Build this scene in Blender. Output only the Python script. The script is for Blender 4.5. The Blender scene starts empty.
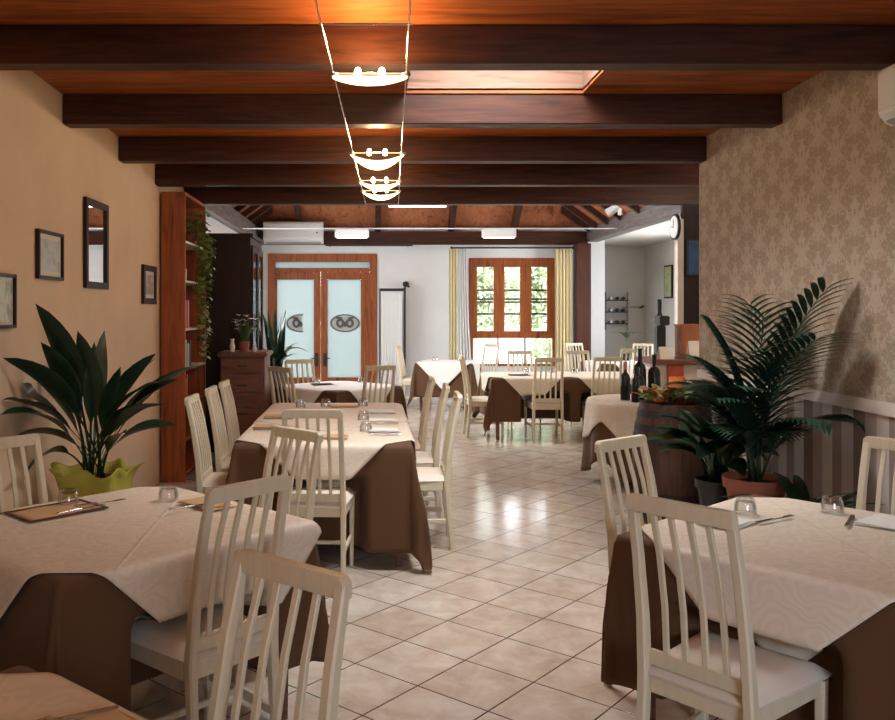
import bpy, bmesh, math, random
from math import sin, cos, pi, radians, hypot, atan2, sqrt, exp
from mathutils import Vector, Matrix
random.seed(7)
S = bpy.context.scene
COL = S.collection

# ---------------------------------------------------------------- camera, world, light, exposure
cd = bpy.data.cameras.new('camera'); cam = bpy.data.objects.new('camera', cd); COL.objects.link(cam)
cam.location = (0, 0, 1.55); cam.rotation_euler = (pi/2, 0, 0)
cd.sensor_width = 36; cd.lens = 36*860/895
cd.shift_x = (447.5-369)/895; cd.shift_y = -(360-311)/895
cd.clip_start = .05; cd.clip_end = 200
S.camera = cam
S.view_settings.view_transform = 'Standard'; S.view_settings.look = 'None'
S.view_settings.exposure = -0.04; S.view_settings.gamma = 1
S.view_settings.use_curve_mapping = False
W = bpy.data.worlds.new('world'); S.world = W; W.use_nodes = True
bg = W.node_tree.nodes['Background']; bg.inputs[0].default_value = (.92, .96, 1, 1); bg.inputs[1].default_value = 9.0

def portal(name, loc, rot, sx, sy):
    l = bpy.data.lights.new(name, 'AREA'); l.shape = 'RECTANGLE'; l.size = sx; l.size_y = sy
    l.cycles.is_portal = True
    o = bpy.data.objects.new(name, l); COL.objects.link(o); o.location = loc; o.rotation_euler = rot
def daylight(name, loc, rot, sx, sy, power, col=(.9, .95, 1), spread=180):
    l = bpy.data.lights.new(name, 'AREA'); l.shape = 'RECTANGLE'; l.size = sx; l.size_y = sy
    l.energy = power; l.color = col; l.spread = radians(spread)
    o = bpy.data.objects.new(name, l); COL.objects.link(o); o.location = loc; o.rotation_euler = rot
# light through the visible openings and the added, unseen windows (an area lamp shines along its local -Z)
portal('rear_door_portal', (-.85, 15.75, 1.3), (-pi/2, 0, 0), 1.7, 2.5)
portal('rear_window_portal', (2.55, 15.75, 1.5), (-pi/2, 0, 0), 1.6, 2.0)
daylight('skylight_daylight', (.78, 4.66, 3.36), (0, 0, 0), .9, .66, 66, (.92, .95, 1), 140)
daylight('added_roof_daylight', (-.15, 11.0, 4.75), (0, radians(-35), 0), 1.3, 1.9, 170, (.92, .96, 1), 130)  # roof window out of view, added to brighten the rear tables from above
portal('added_front_portal', (1.5, -2.06, 1.95), (pi/2, 0, 0), 1.4, .9)  # portal of the unseen window added behind the camera
daylight('added_front_daylight', (1.5, -1.88, 1.95), (pi/2-.38, 0, 0), 1.3, .8, 18, (.62, .74, 1), 85)  # cool fill in that added window, aimed down at the near right table
daylight('added_annex_daylight', (6.1, 13.2, 1.7), (0, pi/2, 0), 1.5, 2.4, 60)  # window out of view, added because the annex needed light
daylight('added_side_daylight', (-2.4, 12.2, 1.7), (0, -pi/2, 0), 1.5, 2.6, 30)  # unseen side window, added to light the rear room

# ---------------------------------------------------------------- material helpers
def mat(name, col=(.5, .5, .5), rough=.6, metal=0, spec=.5, **k):
    m = bpy.data.materials.new(name); m.use_nodes = True
    b = m.node_tree.nodes['Principled BSDF']
    b.inputs['Base Color'].default_value = (*col, 1); b.inputs['Roughness'].default_value = rough
    b.inputs['Metallic'].default_value = metal; b.inputs['Specular IOR Level'].default_value = spec
    for a, v in k.items(): b.inputs[a.replace('_', ' ')].default_value = v
    return m
def nd(m, t, **k):
    n = m.node_tree.nodes.new(t)
    for a, v in k.items(): setattr(n, a, v)
    return n
def lk(m, a, b): m.node_tree.links.new(a, b)
def bsdf(m): return m.node_tree.nodes['Principled BSDF']
def coords(m, scale=(1, 1, 1), rot=(0, 0, 0), loc=(0, 0, 0), which='Object'):
    t = nd(m, 'ShaderNodeTexCoord'); mp = nd(m, 'ShaderNodeMapping')
    mp.inputs['Scale'].default_value = scale; mp.inputs['Rotation'].default_value = rot; mp.inputs['Location'].default_value = loc
    lk(m, t.outputs[which], mp.inputs[0]); return mp.outputs[0]
def ramp(m, fac, stops, mode='LINEAR'):
    r = nd(m, 'ShaderNodeValToRGB'); cr = r.color_ramp; cr.interpolation = mode
    while len(cr.elements) < len(stops): cr.elements.new(.5)
    for e, (p, c) in zip(cr.elements, stops): e.position = p; e.color = (*c, 1)
    lk(m, fac, r.inputs[0]); return r.outputs[0]
def noise(m, vec, scale=5, detail=4, rough=.5, dist=0):
    n = nd(m, 'ShaderNodeTexNoise'); n.inputs['Scale'].default_value = scale; n.inputs['Detail'].default_value = detail
    n.inputs['Roughness'].default_value = rough; n.inputs['Distortion'].default_value = dist
    lk(m, vec, n.inputs['Vector']); return n.outputs[0]
def bump(m, h, strength=.2, dist=.01):
    b = nd(m, 'ShaderNodeBump'); b.inputs['Strength'].default_value = strength; b.inputs['Distance'].default_value = dist
    lk(m, h, b.inputs['Height']); lk(m, b.outputs[0], bsdf(m).inputs['Normal'])
def mth(m, op, a, b=None):
    n = nd(m, 'ShaderNodeMath', operation=op)
    for i, v in enumerate((a, b)):
        if v is None: continue
        if isinstance(v, (int, float)): n.inputs[i].default_value = v
        else: lk(m, v, n.inputs[i])
    return n.outputs[0]
def mixc(m, fac, a, b, mode='MIX'):
    n = nd(m, 'ShaderNodeMix', data_type='RGBA', blend_type=mode)
    for s, v in ((0, fac), (6, a), (7, b)):
        if isinstance(v, (int, float)): n.inputs[s].default_value = v
        elif isinstance(v, tuple): n.inputs[s].default_value = (*v, 1)
        else: lk(m, v, n.inputs[s])
    return n.outputs[2]
def wood(name, c1, c2, rough=.5, axis='x', scale=1.0, knots=True, bmp=.12):
    m = mat(name, c1, rough, spec=.28)
    sc = {'x': (1.2, 14, 14), 'y': (14, 1.2, 14), 'z': (14, 14, 1.2)}[axis]
    v = coords(m, tuple(s*scale for s in sc))
    n1 = noise(m, v, 1.6, 6, .6, 1.2)
    c = ramp(m, n1, [(.3, c1), (.68, c2)])
    if knots:
        v2 = coords(m, tuple(s*scale*.5 for s in sc)); n2 = noise(m, v2, 1.1, 2, .5, 2.5)
        k = ramp(m, n2, [(.25, (.45, .4, .38)), (.42, (1, 1, 1))]); c = mixc(m, 1.0, c, k, 'MULTIPLY')
    lk(m, c, bsdf(m).inputs['Base Color']); bump(m, n1, bmp, .004)
    return m

M = {}
M['beam'] = wood('beam_wood', (.022, .006, .002), (.072, .020, .007), .5)
M['beam_y'] = wood('beam_wood_lengthwise', (.03, .010, .006), (.08, .028, .017), .5, 'y')
M['grey_beam'] = wood('grey_stained_beam', (.10, .085, .08), (.22, .19, .18), .55, 'y')
M['post'] = wood('post_wood', (.04, .012, .007), (.09, .028, .014), .45, 'z')
M['ceil'] = wood('ceiling_boarding', (.16, .036, .009), (.46, .13, .032), .5, 'x', .8)
M['roof'] = wood('roof_boarding', (.30, .10, .045), (.5, .18, .08), .6, 'y', .7)
M['shaft'] = wood('skylight_shaft_wood', (.20, .105, .065), (.27, .155, .105), .6, 'x')
M['casew'] = wood('bookcase_wood', (.22, .055, .018), (.42, .12, .04), .42, 'z')
M['doorw'] = wood('door_wood', (.22, .055, .014), (.40, .12, .035), .4, 'z')
M['side'] = wood('sideboard_wood', (.13, .055, .035), (.22, .10, .065), .4, 'x')
M['darkw'] = wood('dark_cabinet_wood', (.018, .008, .006), (.035, .016, .012), .4, 'z')
M['barrel'] = wood('barrel_staves', (.022, .010, .006), (.08, .035, .018), .55, 'z')
M['table'] = wood('table_wood', (.12, .06, .035), (.2, .1, .06), .5, 'x')
M['box'] = wood('box_wood', (.3, .1, .045), (.42, .16, .07), .5, 'z')
# painted chair frame with faint grain
m = M['chair'] = mat('chair_paint', (.62, .52, .37), .42)
v = coords(m, (26, 26, 3)); n = noise(m, v, 1.5, 5, .6, .5)
lk(m, ramp(m, n, [(.3, (.58, .50, .345)), (.7, (.64, .56, .395))]), bsdf(m).inputs['Base Color']); bump(m, n, .08, .002)
m = M['pad'] = mat('seat_pad', (.66, .58, .47), .65); v = coords(m, (1, 1, 1)); bump(m, noise(m, v, 180, 2), .15, .001)
# plaster walls
def plaster(name, col, var=.06, rough=.85):
    m = mat(name, col, rough); v = coords(m); n = noise(m, v, 2.3, 5, .6)
    lk(m, ramp(m, n, [(.3, tuple(c*(1-var) for c in col)), (.7, tuple(min(1, c*(1+var)) for c in col))]), bsdf(m).inputs['Base Color'])
    bump(m, noise(m, v, 60, 3), .08, .003); return m
M['peach'] = plaster('warm_plaster', (.68, .50, .325))
M['white'] = plaster('white_plaster', (.74, .75, .74), .03)
M['annexw'] = plaster('annex_plaster', (.66, .64, .60), .03)
M['outwall'] = plaster('outside_render', (.75, .66, .6), .05)
# wallpaper above the rail, stripes below
m = M['paper'] = mat('damask_wallpaper', (.5, .38, .27), .7)
t = nd(m, 'ShaderNodeTexCoord'); sx = nd(m, 'ShaderNodeSeparateXYZ'); lk(m, t.outputs['Object'], sx.inputs[0])
yy = mth(m, 'DIVIDE', sx.outputs[1], .185); zz = mth(m, 'DIVIDE', sx.outputs[2], .27)
fl = mth(m, 'FLOOR', yy); fr = mth(m, 'FRACT', yy); ab = mth(m, 'ABSOLUTE', mth(m, 'SUBTRACT', fr, .5))
odd = mth(m, 'MULTIPLY', mth(m, 'MODULO', mth(m, 'ADD', fl, 100), 2), .5)
zf = mth(m, 'FRACT', mth(m, 'ADD', mth(m, 'ADD', zz, 10), odd))
cb = nd(m, 'ShaderNodeCombineXYZ'); lk(m, mth(m, 'MULTIPLY', ab, 2.4), cb.inputs[0]); lk(m, mth(m, 'MULTIPLY', zf, 3.2), cb.inputs[1])
dn = noise(m, cb.outputs[0], 2.6, 1.5, .5, 1.3)
env = mth(m, 'MULTIPLY', mth(m, 'SINE', mth(m, 'MULTIPLY', zf, pi)), .16)
dn2 = mth(m, 'ADD', dn, mth(m, 'SUBTRACT', env, mth(m, 'MULTIPLY', ab, .22)))
pat = ramp(m, dn2, [(.50, (0, 0, 0)), (.56, (1, 1, 1))])
lk(m, mixc(m, pat, (.34, .26, .175), (.47, .38, .285)), bsdf(m).inputs['Base Color'])
m = M['stripes'] = mat('striped_wallpaper', (.4, .33, .27), .7)
t = nd(m, 'ShaderNodeTexCoord'); sx = nd(m, 'ShaderNodeSeparateXYZ'); lk(m, t.outputs['Object'], sx.inputs[0])
fr = mth(m, 'FRACT', mth(m, 'DIVIDE', mth(m, 'ADD', sx.outputs[1], 20), .52))
lk(m, ramp(m, fr, [(0, (.20, .15, .12)), (.2, (.48, .43, .39)), (.42, (.28, .21, .17)), (.6, (.56, .51, .46)), (.8, (.36, .31, .28))], 'CONSTANT'), bsdf(m).inputs['Base Color'])
M['rail'] = mat('rail_paint', (.66, .58, .5), .4)
# floor tiles, laid diagonally
m = M['floor'] = mat('floor_tiles', (.6, .5, .4), .2)
tc = nd(m, 'ShaderNodeTexCoord'); A = radians(41)
sub = nd(m, 'ShaderNodeVectorMath', operation='SUBTRACT'); sub.inputs[1].default_value = (.427, 3.817, 0)
lk(m, tc.outputs['Object'], sub.inputs[0])
mp = nd(m, 'ShaderNodeMapping'); mp.inputs['Rotation'].default_value = (0, 0, A); mp.inputs['Scale'].default_value = (1/.345,)*3
mp.vector_type = 'POINT'; lk(m, sub.outputs[0], mp.inputs[0])
br = nd(m, 'ShaderNodeTexBrick', offset=0.0, squash=1.0)
br.inputs['Color1'].default_value = (.30, .30, .30, 1); br.inputs['Color2'].default_value = (.75, .75, .75, 1)
br.inputs['Mortar'].default_value = (0, 0, 0, 1); br.inputs['Scale'].default_value = 1; br.inputs['Mortar Size'].default_value = .011
br.inputs['Mortar Smooth'].default_value = .15; br.inputs['Brick Width'].default_value = 1; br.inputs['Row Height'].default_value = 1
lk(m, mp.outputs[0], br.inputs['Vector'])
nn = noise(m, tc.outputs['Object'], 7, 6, .62, .4); n3 = noise(m, tc.outputs['Object'], 1.7, 3, .5)
a1 = mth(m, 'ADD', mth(m, 'MULTIPLY', nn, .6), mth(m, 'MULTIPLY', n3, .25)); a2 = mth(m, 'ADD', a1, mth(m, 'MULTIPLY', br.outputs[0], .22))
tc_ = ramp(m, a2, [(.34, (.33, .25, .185)), (.52, (.46, .37, .29)), (.7, (.56, .49, .41))])
lk(m, mixc(m, br.outputs['Fac'], tc_, (.05, .035, .028)), bsdf(m).inputs['Base Color'])
lk(m, mth(m, 'ADD', mth(m, 'MULTIPLY', nn, .16), .07), bsdf(m).inputs['Roughness'])
bump(m, mth(m, 'SUBTRACT', mth(m, 'MULTIPLY', nn, .12), br.outputs['Fac']), .35, .003)
bsdf(m).inputs['Specular IOR Level'].default_value = .6
# cloths
def swirl(name, c1, c2):
    m = mat(name, c1, .6, spec=.4); v = coords(m)
    w = nd(m, 'ShaderNodeTexWave', wave_type='RINGS'); w.inputs['Scale'].default_value = 7; w.inputs['Distortion'].default_value = 22
    w.inputs['Detail'].default_value = 1.0; w.inputs['Detail Scale'].default_value = 1.3; lk(m, v, w.inputs['Vector'])
    lk(m, ramp(m, w.outputs['Fac'], [(.4, c1), (.6, c2)]), bsdf(m).inputs['Base Color'])
    sp = nd(m, 'ShaderNodeSeparateXYZ'); lk(m, v, sp.inputs[0])          # ironed creases along the cloth's own axes
    cr = None
    for op in ('ADD', 'SUBTRACT'):
        q = mth(m, 'ABSOLUTE', mth(m, op, sp.outputs[0], sp.outputs[1])); q = mth(m, 'MAXIMUM', mth(m, 'SUBTRACT', 1, mth(m, 'DIVIDE', q, .014)), 0)
        cr = q if cr is None else mth(m, 'MAXIMUM', cr, q)
    fine = noise(m, v, 260, 2); soft = noise(m, v, 5, 3, .5, .5)
    h = mth(m, 'ADD', mth(m, 'MULTIPLY', w.outputs['Fac'], .35), mth(m, 'MULTIPLY', fine, .35))
    bump(m, mth(m, 'ADD', mth(m, 'ADD', h, mth(m, 'MULTIPLY', cr, 2.2)), mth(m, 'MULTIPLY', soft, 4)), .4, .003)
    lk(m, mth(m, 'SUBTRACT', .66, mth(m, 'MULTIPLY', w.outputs['Fac'], .2)), bsdf(m).inputs['Roughness'])
    return m
M['cream'] = swirl('cream_damask_cloth', (.66, .565, .44), (.69, .595, .465))
M['lit_cream'] = swirl('lit_cream_damask_cloth', (.78, .74, .69), (.80, .76, .71))  # same cloth as the cream one, lightened for light falling on the far tables
m = M['brown'] = mat('brown_cloth', (.10, .048, .020), .7, spec=.2); bsdf(m).inputs['Sheen Weight'].default_value = .06
v = coords(m); bump(m, noise(m, v, 300, 2), .15, .001)
m = M['nap'] = mat('straw_paper', (.55, .36, .18), .7); v = coords(m); bump(m, noise(m, v, 90, 3), .2, .001)
M['napw'] = mat('white_paper_napkin', (.78, .76, .68), .7)
M['trimdk'] = mat('dark_cloth_border', (.1, .04, .025), .6)
M['steel'] = mat('cutlery_steel', (.6, .58, .55), .25, 1)
M['bsteel'] = mat('dull_metal', (.35, .33, .32), .4, 1)
M['hoop'] = mat('barrel_hoop_iron', (.02, .016, .015), .6, .3)
M['black'] = mat('black_paint', (.012, .012, .013), .4)
M['bottle'] = mat('dark_bottle_glass', (.008, .012, .008), .08)
M['foil'] = mat('pink_foil', (.5, .2, .18), .35)
M['label'] = mat('paper_label', (.65, .62, .52), .6)
M['plastic'] = mat('white_plastic', (.72, .72, .70), .4)
M['plastic2'] = mat('grey_plastic', (.35, .35, .34), .5)
M['picframe'] = mat('picture_frame_wood', (.035, .012, .008), .5, spec=.2)
M['terra'] = mat('terracotta', (.28, .085, .045), .7)
M['soil'] = mat('soil', (.03, .02, .014), .95)
M['yellowwrap'] = mat('yellow_green_tulle', (.40, .36, .05), .7)
M['mirror'] = mat('mirror_glass', (.85, .85, .85), .02, 1)
M['orange'] = mat('orange_candle_wax', (.75, .2, .04), .5, Subsurface_Weight=.15)
M['tangerine'] = mat('peach_pumpkin', (.62, .26, .12), .55)
M['slate'] = mat('slate_grey_bowl', (.08, .08, .09), .5)
M['curt_y'] = mat('yellow_curtain', (.76, .67, .40), .8)
M['curt_w'] = mat('sheer_white_curtain', (.78, .78, .76), .8)
M['book_r'] = mat('red_book', (.5, .10, .09), .6); M['book_p'] = mat('pink_book', (.62, .25, .25), .6)
M['book_d'] = mat('dark_book', (.05, .045, .05), .6); M['book_w'] = mat('pale_book', (.6, .58, .5), .6)
M['pot_w'] = mat('white_ceramic', (.75, .74, .7), .3)
def leafm(name, c1, c2, rough=.35):
    m = mat(name, c1, rough); v = coords(m); n = noise(m, v, 9, 3)
    lk(m, ramp(m, n, [(.35, c1), (.65, c2)]), bsdf(m).inputs['Base Color']); return m
M['leaf'] = leafm('dark_leaf', (.008, .022, .010), (.018, .045, .018), .28)
M['palm'] = leafm('palm_leaf', (.010, .030, .016), (.022, .06, .03), .3)
M['ivy'] = leafm('trailing_leaf', (.10, .16, .04), (.26, .32, .10), .45)
M['autumn'] = leafm('autumn_leaf', (.28, .22, .05), (.42, .12, .05), .6)
M['stem'] = mat('plant_stem', (.08, .13, .04), .5)
M['hedge'] = leafm('garden_leaves', (.22, .30, .14), (.5, .58, .38), .7)
M['bark'] = mat('grey_bark', (.3, .27, .22), .9)
M['gravel'] = mat('pale_paving', (.75, .72, .68), .9)
def emis(name, col, s):
    m = mat(name, col, .5); b = bsdf(m); b.inputs['Emission Color'].default_value = (*col, 1); b.inputs['Emission Strength'].default_value = s; return m
M['bulb'] = emis('warm_bulb', (1, .78, .42), 30)
M['bowl'] = emis('lit_glass_bowl', (1, .80, .45), 3.6)
m = M['bowl']; nt = m.node_tree; tr = nt.nodes.new('ShaderNodeBsdfTransparent'); mx = nt.nodes.new('ShaderNodeMixShader'); mx.inputs[0].default_value = .5
nt.links.new(nt.nodes['Principled BSDF'].outputs[0], mx.inputs[1]); nt.links.new(tr.outputs[0], mx.inputs[2]); nt.links.new(mx.outputs[0], nt.nodes['Material Output'].inputs[0])
M['tube'] = emis('fluorescent_tube', (1, .93, .82), 3.0)
def glassm(name, tint=(1, 1, 1), refl=.08):
    m = bpy.data.materials.new(name); m.use_nodes = True; nt = m.node_tree
    for x in list(nt.nodes):
        if x.type != 'OUTPUT_MATERIAL': nt.nodes.remove(x)
    out = [x for x in nt.nodes if x.type == 'OUTPUT_MATERIAL'][0]
    tr = nt.nodes.new('ShaderNodeBsdfTransparent'); tr.inputs[0].default_value = (*tint, 1)
    gl = nt.nodes.new('ShaderNodeBsdfGlossy'); gl.inputs['Roughness'].default_value = .03
    lw = nt.nodes.new('ShaderNodeLayerWeight'); lw.inputs[0].default_value = .3
    mx = nt.nodes.new('ShaderNodeMixShader'); ad = nt.nodes.new('ShaderNodeMath'); ad.operation = 'MULTIPLY_ADD'
    ad.inputs[1].default_value = .5; ad.inputs[2].default_value = refl
    nt.links.new(lw.outputs['Fresnel'], ad.inputs[0]); nt.links.new(ad.outputs[0], mx.inputs[0])
    nt.links.new(tr.outputs[0], mx.inputs[1]); nt.links.new(gl.outputs[0], mx.inputs[2]); nt.links.new(mx.outputs[0], out.inputs[0])
    return m
M['glass'] = glassm('window_glass'); M['tumbler'] = glassm('tumbler_glass', (.965, .97, .97), .09)
m = M['frost'] = bpy.data.materials.new('frosted_glass'); m.use_nodes = True; nt = m.node_tree
out = [x for x in nt.nodes if x.type == 'OUTPUT_MATERIAL'][0]; nt.nodes.remove(nt.nodes['Principled BSDF'])
tl = nt.nodes.new('ShaderNodeBsdfTranslucent'); tl.inputs[0].default_value = (.29, .315, .31, 1)
trn = nt.nodes.new('ShaderNodeBsdfTransparent'); trn.inputs[0].default_value = (.85, .92, .93, 1)
mx = nt.nodes.new('ShaderNodeMixShader'); mx.inputs[0].default_value = .05
nt.links.new(tl.outputs[0], mx.inputs[1]); nt.links.new(trn.outputs[0], mx.inputs[2]); nt.links.new(mx.outputs[0], out.inputs[0])
# picture prints
def printm(name, cols, scale):
    m = mat(name, cols[0], .3); v = coords(m); n = noise(m, v, scale, 4, .6, .6)
    lk(m, ramp(m, n, [(.3+.4*i/(len(cols)-1), c) for i, c in enumerate(cols)]), bsdf(m).inputs['Base Color']); return m
M['print1'] = printm('misty_print', [(.18, .16, .12), (.45, .46, .42), (.30, .33, .34)], 6)
M['print2'] = printm('garden_print', [(.10, .14, .05), (.45, .42, .25), (.12, .16, .08)], 9)
M['print3'] = printm('engraving_print', [(.45, .40, .36), (.22, .18, .16), (.6, .55, .5)], 14)
M['print4'] = printm('green_print', [(.25, .42, .12), (.5, .55, .3), (.2, .3, .12)], 9)
M['screen'] = printm('blue_screen', [(.015, .04, .10), (.04, .10, .22), (.015, .03, .07)], 3)
M['tag'] = mat('mount_paper', (.62, .56, .46), .7)
m = M['brick'] = mat('red_brick', (.4, .1, .05), .7)
v = coords(m); b_ = nd(m, 'ShaderNodeTexBrick'); b_.inputs['Color1'].default_value = (.42, .07, .03, 1); b_.inputs['Color2'].default_value = (.32, .05, .03, 1)
b_.inputs['Mortar'].default_value = (.3, .1, .06, 1); b_.inputs['Scale'].default_value = 5
v2 = coords(m, rot=(pi/2, 0, 0)); lk(m, v2, b_.inputs['Vector']); lk(m, b_.outputs[0], bsdf(m).inputs['Base Color'])

# ---------------------------------------------------------------- mesh helpers
class MB:
    def __init__(s): s.v = []; s.f = []
    def add(s, vs, fs):
        k = len(s.v); s.v += [tuple(p) for p in vs]; s.f += [tuple(i+k for i in f) for f in fs]; return s
    def box(s, x0, x1, y0, y1, z0, z1):
        return s.add([(x0,y0,z0),(x1,y0,z0),(x1,y1,z0),(x0,y1,z0),(x0,y0,z1),(x1,y0,z1),(x1,y1,z1),(x0,y1,z1)],
                     [(0,3,2,1),(4,5,6,7),(0,1,5,4),(1,2,6,5),(2,3,7,6),(3,0,4,7)])
    def prism(s, poly, d, n):       # poly: 3D polygon, extruded by vector d
        k = len(poly); d = Vector(d)
        vs = [Vector(p) for p in poly] + [Vector(p)+d for p in poly]
        return s.add(vs, [tuple(range(k))[::-1], tuple(range(k, 2*k))] + [(i, (i+1) % k, (i+1) % k+k, i+k) for i in range(k)])
    def sweep(s, pts, w, d, ch=.18, up=(0, 1, 0)):   # chamfered rectangular section along a path; w across x, d along 'up'
        rings = []; P = [Vector(p) for p in pts]; up = Vector(up)
        for i, p in enumerate(P):
            t = (P[min(i+1, len(P)-1)]-P[max(i-1, 0)]).normalized()
            a = t.cross(up)
            a = a.normalized() if a.length > 1e-4 else Vector((1, 0, 0)); b = a.cross(t).normalized()
            wi = w[i] if isinstance(w, (list, tuple)) else w; di = d[i] if isinstance(d, (list, tuple)) else d
            c = min(wi, di)*ch; hw, hd = wi/2, di/2
            ring = [(-hw+c, -hd), (hw-c, -hd), (hw, -hd+c), (hw, hd-c), (hw-c, hd), (-hw+c, hd), (-hw, hd-c), (-hw, -hd+c)]
            rings.append([p+a*x+b*y for x, y in ring])
        vs = [q for r in rings for q in r]; n = len(rings); fs = []
        for i in range(n-1):
            for j in range(8): fs.append((i*8+j, i*8+(j+1) % 8, (i+1)*8+(j+1) % 8, (i+1)*8+j))
        fs.append(tuple(range(8))[::-1]); fs.append(tuple((n-1)*8+j for j in range(8)))
        return s.add(vs, fs)
    def tube(s, pts, r, seg=8):
        P = [Vector(p) for p in pts]; vs = []; fs = []; n = len(P)
        ref = Vector((0, 0, 1))
        if abs((P[-1]-P[0]).normalized().dot(ref)) > .9: ref = Vector((1, 0, 0))
        for i, p in enumerate(P):
            t = (P[min(i+1, n-1)]-P[max(i-1, 0)]).normalized(); a = t.cross(ref).normalized(); b = a.cross(t)
            ri = r[i] if isinstance(r, (list, tuple)) else r
            for j in range(seg):
                q = 2*pi*j/seg; vs.append(p+a*cos(q)*ri+b*sin(q)*ri)
        for i in range(n-1):
            for j in range(seg): fs.append((i*seg+j, i*seg+(j+1) % seg, (i+1)*seg+(j+1) % seg, (i+1)*seg+j))
        fs.append(tuple(range(seg))[::-1]); fs.append(tuple((n-1)*seg+j for j in range(seg)))
        return s.add(vs, fs)
    def lathe(s, prof, c=(0, 0, 0), seg=24, caps=True):
        vs = []; fs = []; n = len(prof)
        for r, z in prof:
            for j in range(seg):
                q = 2*pi*j/seg; vs.append((c[0]+r*cos(q), c[1]+r*sin(q), c[2]+z))
        for i in range(n-1):
            for j in range(seg): fs.append((i*seg+j, i*seg+(j+1) % seg, (i+1)*seg+(j+1) % seg, (i+1)*seg+j))
        if caps: fs.append(tuple(range(seg))[::-1]); fs.append(tuple((n-1)*seg+j for j in range(seg)))
        return s.add(vs, fs)
    def mesh(s, name, m, bevel=0, smooth=False, solid=0):
        me = bpy.data.meshes.new(name); me.from_pydata(s.v, [], s.f); me.materials.append(m)
        bm = bmesh.new(); bm.from_mesh(me)
        if bevel: bmesh.ops.bevel(bm, geom=[e for e in bm.edges], offset=bevel, segments=2, affect='EDGES', clamp_overlap=True)
        if not solid: bmesh.ops.recalc_face_normals(bm, faces=bm.faces)
        bm.to_mesh(me); bm.free()
        if smooth:
            me.polygons.foreach_set('use_smooth', [True]*len(me.polygons))
            if smooth != 'all': me.set_sharp_from_angle(angle=radians(38))
        return me
    def obj(s, name, m, parent=None, bevel=0, smooth=False, solid=0, label=None):
        o = bpy.data.objects.new(name, s.mesh(name, m, bevel, smooth, solid)); COL.objects.link(o)
        if solid: q = o.modifiers.new('thickness', 'SOLIDIFY'); q.thickness = abs(solid); q.offset = 1 if solid > 0 else -1
        if parent: o.parent = parent
        if label: o['label'] = label
        return o
def B(*a): return MB().box(*a)
def root(name, label, cat, loc=(0, 0, 0), rz=0, group=None):
    o = bpy.data.objects.new(name, None); o.empty_display_size = .1; COL.objects.link(o)
    o.location = loc; o.rotation_euler = (0, 0, rz); o['label'] = label; o['category'] = cat
    if group: o['group'] = group
    return o
def tag(o, label, cat, group=None):
    o['label'] = label; o['category'] = cat
    if group: o['group'] = group
    return o
def struct(o, label=None):
    o['kind'] = 'structure'
    if label: o['label'] = label
    return o
def dup(o, loc=None, rz=None, label=None, group=None):
    r = o.copy(); COL.objects.link(r)
    if loc: r.location = loc
    if rz is not None: r.rotation_euler = (0, 0, rz)
    if label: r['label'] = label
    if group: r['group'] = group
    for ch in list(o.children):
        c = ch.copy(); COL.objects.link(c); c.parent = r
        for g in list(ch.children):
            d = g.copy(); COL.objects.link(d); d.parent = c
    return r

# ---------------------------------------------------------------- the setting
XL, XR, HC = -1.9, 2.56, lambda y: 2.985-.017*y
YR = -1.9
struct(B(-3.0, 7.2, -2.1, 15.7, -.12, 0).obj('floor', M['floor']))
def wallq(name, m, *boxes, label=None):
    b = MB()
    for x in boxes: b.box(*x)
    return struct(b.obj(name, m), label)
wallq('wall_left', M['peach'], (XL-.2, XL, YR, 9.0, 0, 3.15))
wallq('wall_right', M['paper'], (XR, XR+.2, YR, 6.67, 1.075, 3.15))
wallq('wall_right_lower', M['stripes'], (XR, XR+.2, YR, 6.67, 0, 1.075))
wallq('trim_1', M['rail'], (XR-.02, XR-.001, YR, 6.66, 1.035, 1.10))
wallq('trim_2', M['rail'], (XR-.014, XR-.001, YR, 6.66, 0, .09))
# wall behind the camera with one unseen high window, added and sized for its light
wallq('wall_front', M['peach'], (XL, XR, YR-.15, YR, 0, 1.5), (XL, XR, YR-.15, YR, 2.4, 3.15), (XL, .8, YR-.15, YR, 1.5, 2.4), (2.2, XR, YR-.15, YR, 1.5, 2.4))
# ceiling boards, with the skylight opening
SX0, SX1, SY0, SY1 = .23, 1.32, 4.25, 5.31
def slab(b, x0, x1, y0, y1):
    b.add([(x0,y0,HC(y0)),(x1,y0,HC(y0)),(x1,y1,HC(y1)),(x0,y1,HC(y1)),(x0,y0,HC(y0)+.03),(x1,y0,HC(y0)+.03),(x1,y1,HC(y1)+.03),(x0,y1,HC(y1)+.03)],
          [(0,3,2,1),(4,5,6,7),(0,1,5,4),(1,2,6,5),(2,3,7,6),(3,0,4,7)])
b = MB(); slab(b, XL, XR+.1, YR, SY0); slab(b, XL, SX0, SY0, SY1); slab(b, SX1, XR+.1, SY0, SY1); slab(b, XL, XR+.1, SY1, 6.6); slab(b, XL, 3.9, 6.6, 9.0)
struct(b.obj('ceiling', M['ceil']))
b = MB(); zt = 3.6
b.box(SX0-.03, SX0, SY0, SY1, HC(SY0), zt); b.box(SX1, SX1+.03, SY0, SY1, HC(SY0), zt); b.box(SX0-.03, SX1+.03, SY1, SY1+.03, HC(SY0), zt); b.box(SX0-.03, SX1+.03, SY0-.03, SY0, HC(SY0), zt)
struct(b.obj('trim_3', M['shaft']), 'pale boarded shaft of the skylight')
# ceiling beams across the room
for i, (y, xr) in enumerate([(1.65, XR), (2.87, XR), (4.09, XR), (5.32, XR), (6.51, XR), (7.62, 3.8), (8.82, 3.8)]):
    z1 = HC(y)-.002; b = MB(); b.box(XL+.002, xr-.002, y, y+.13, z1-.185, z1)
    struct(b.obj('trim_%d' % (i+4), M['beam'], bevel=.006), 'dark wooden ceiling beam')
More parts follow.
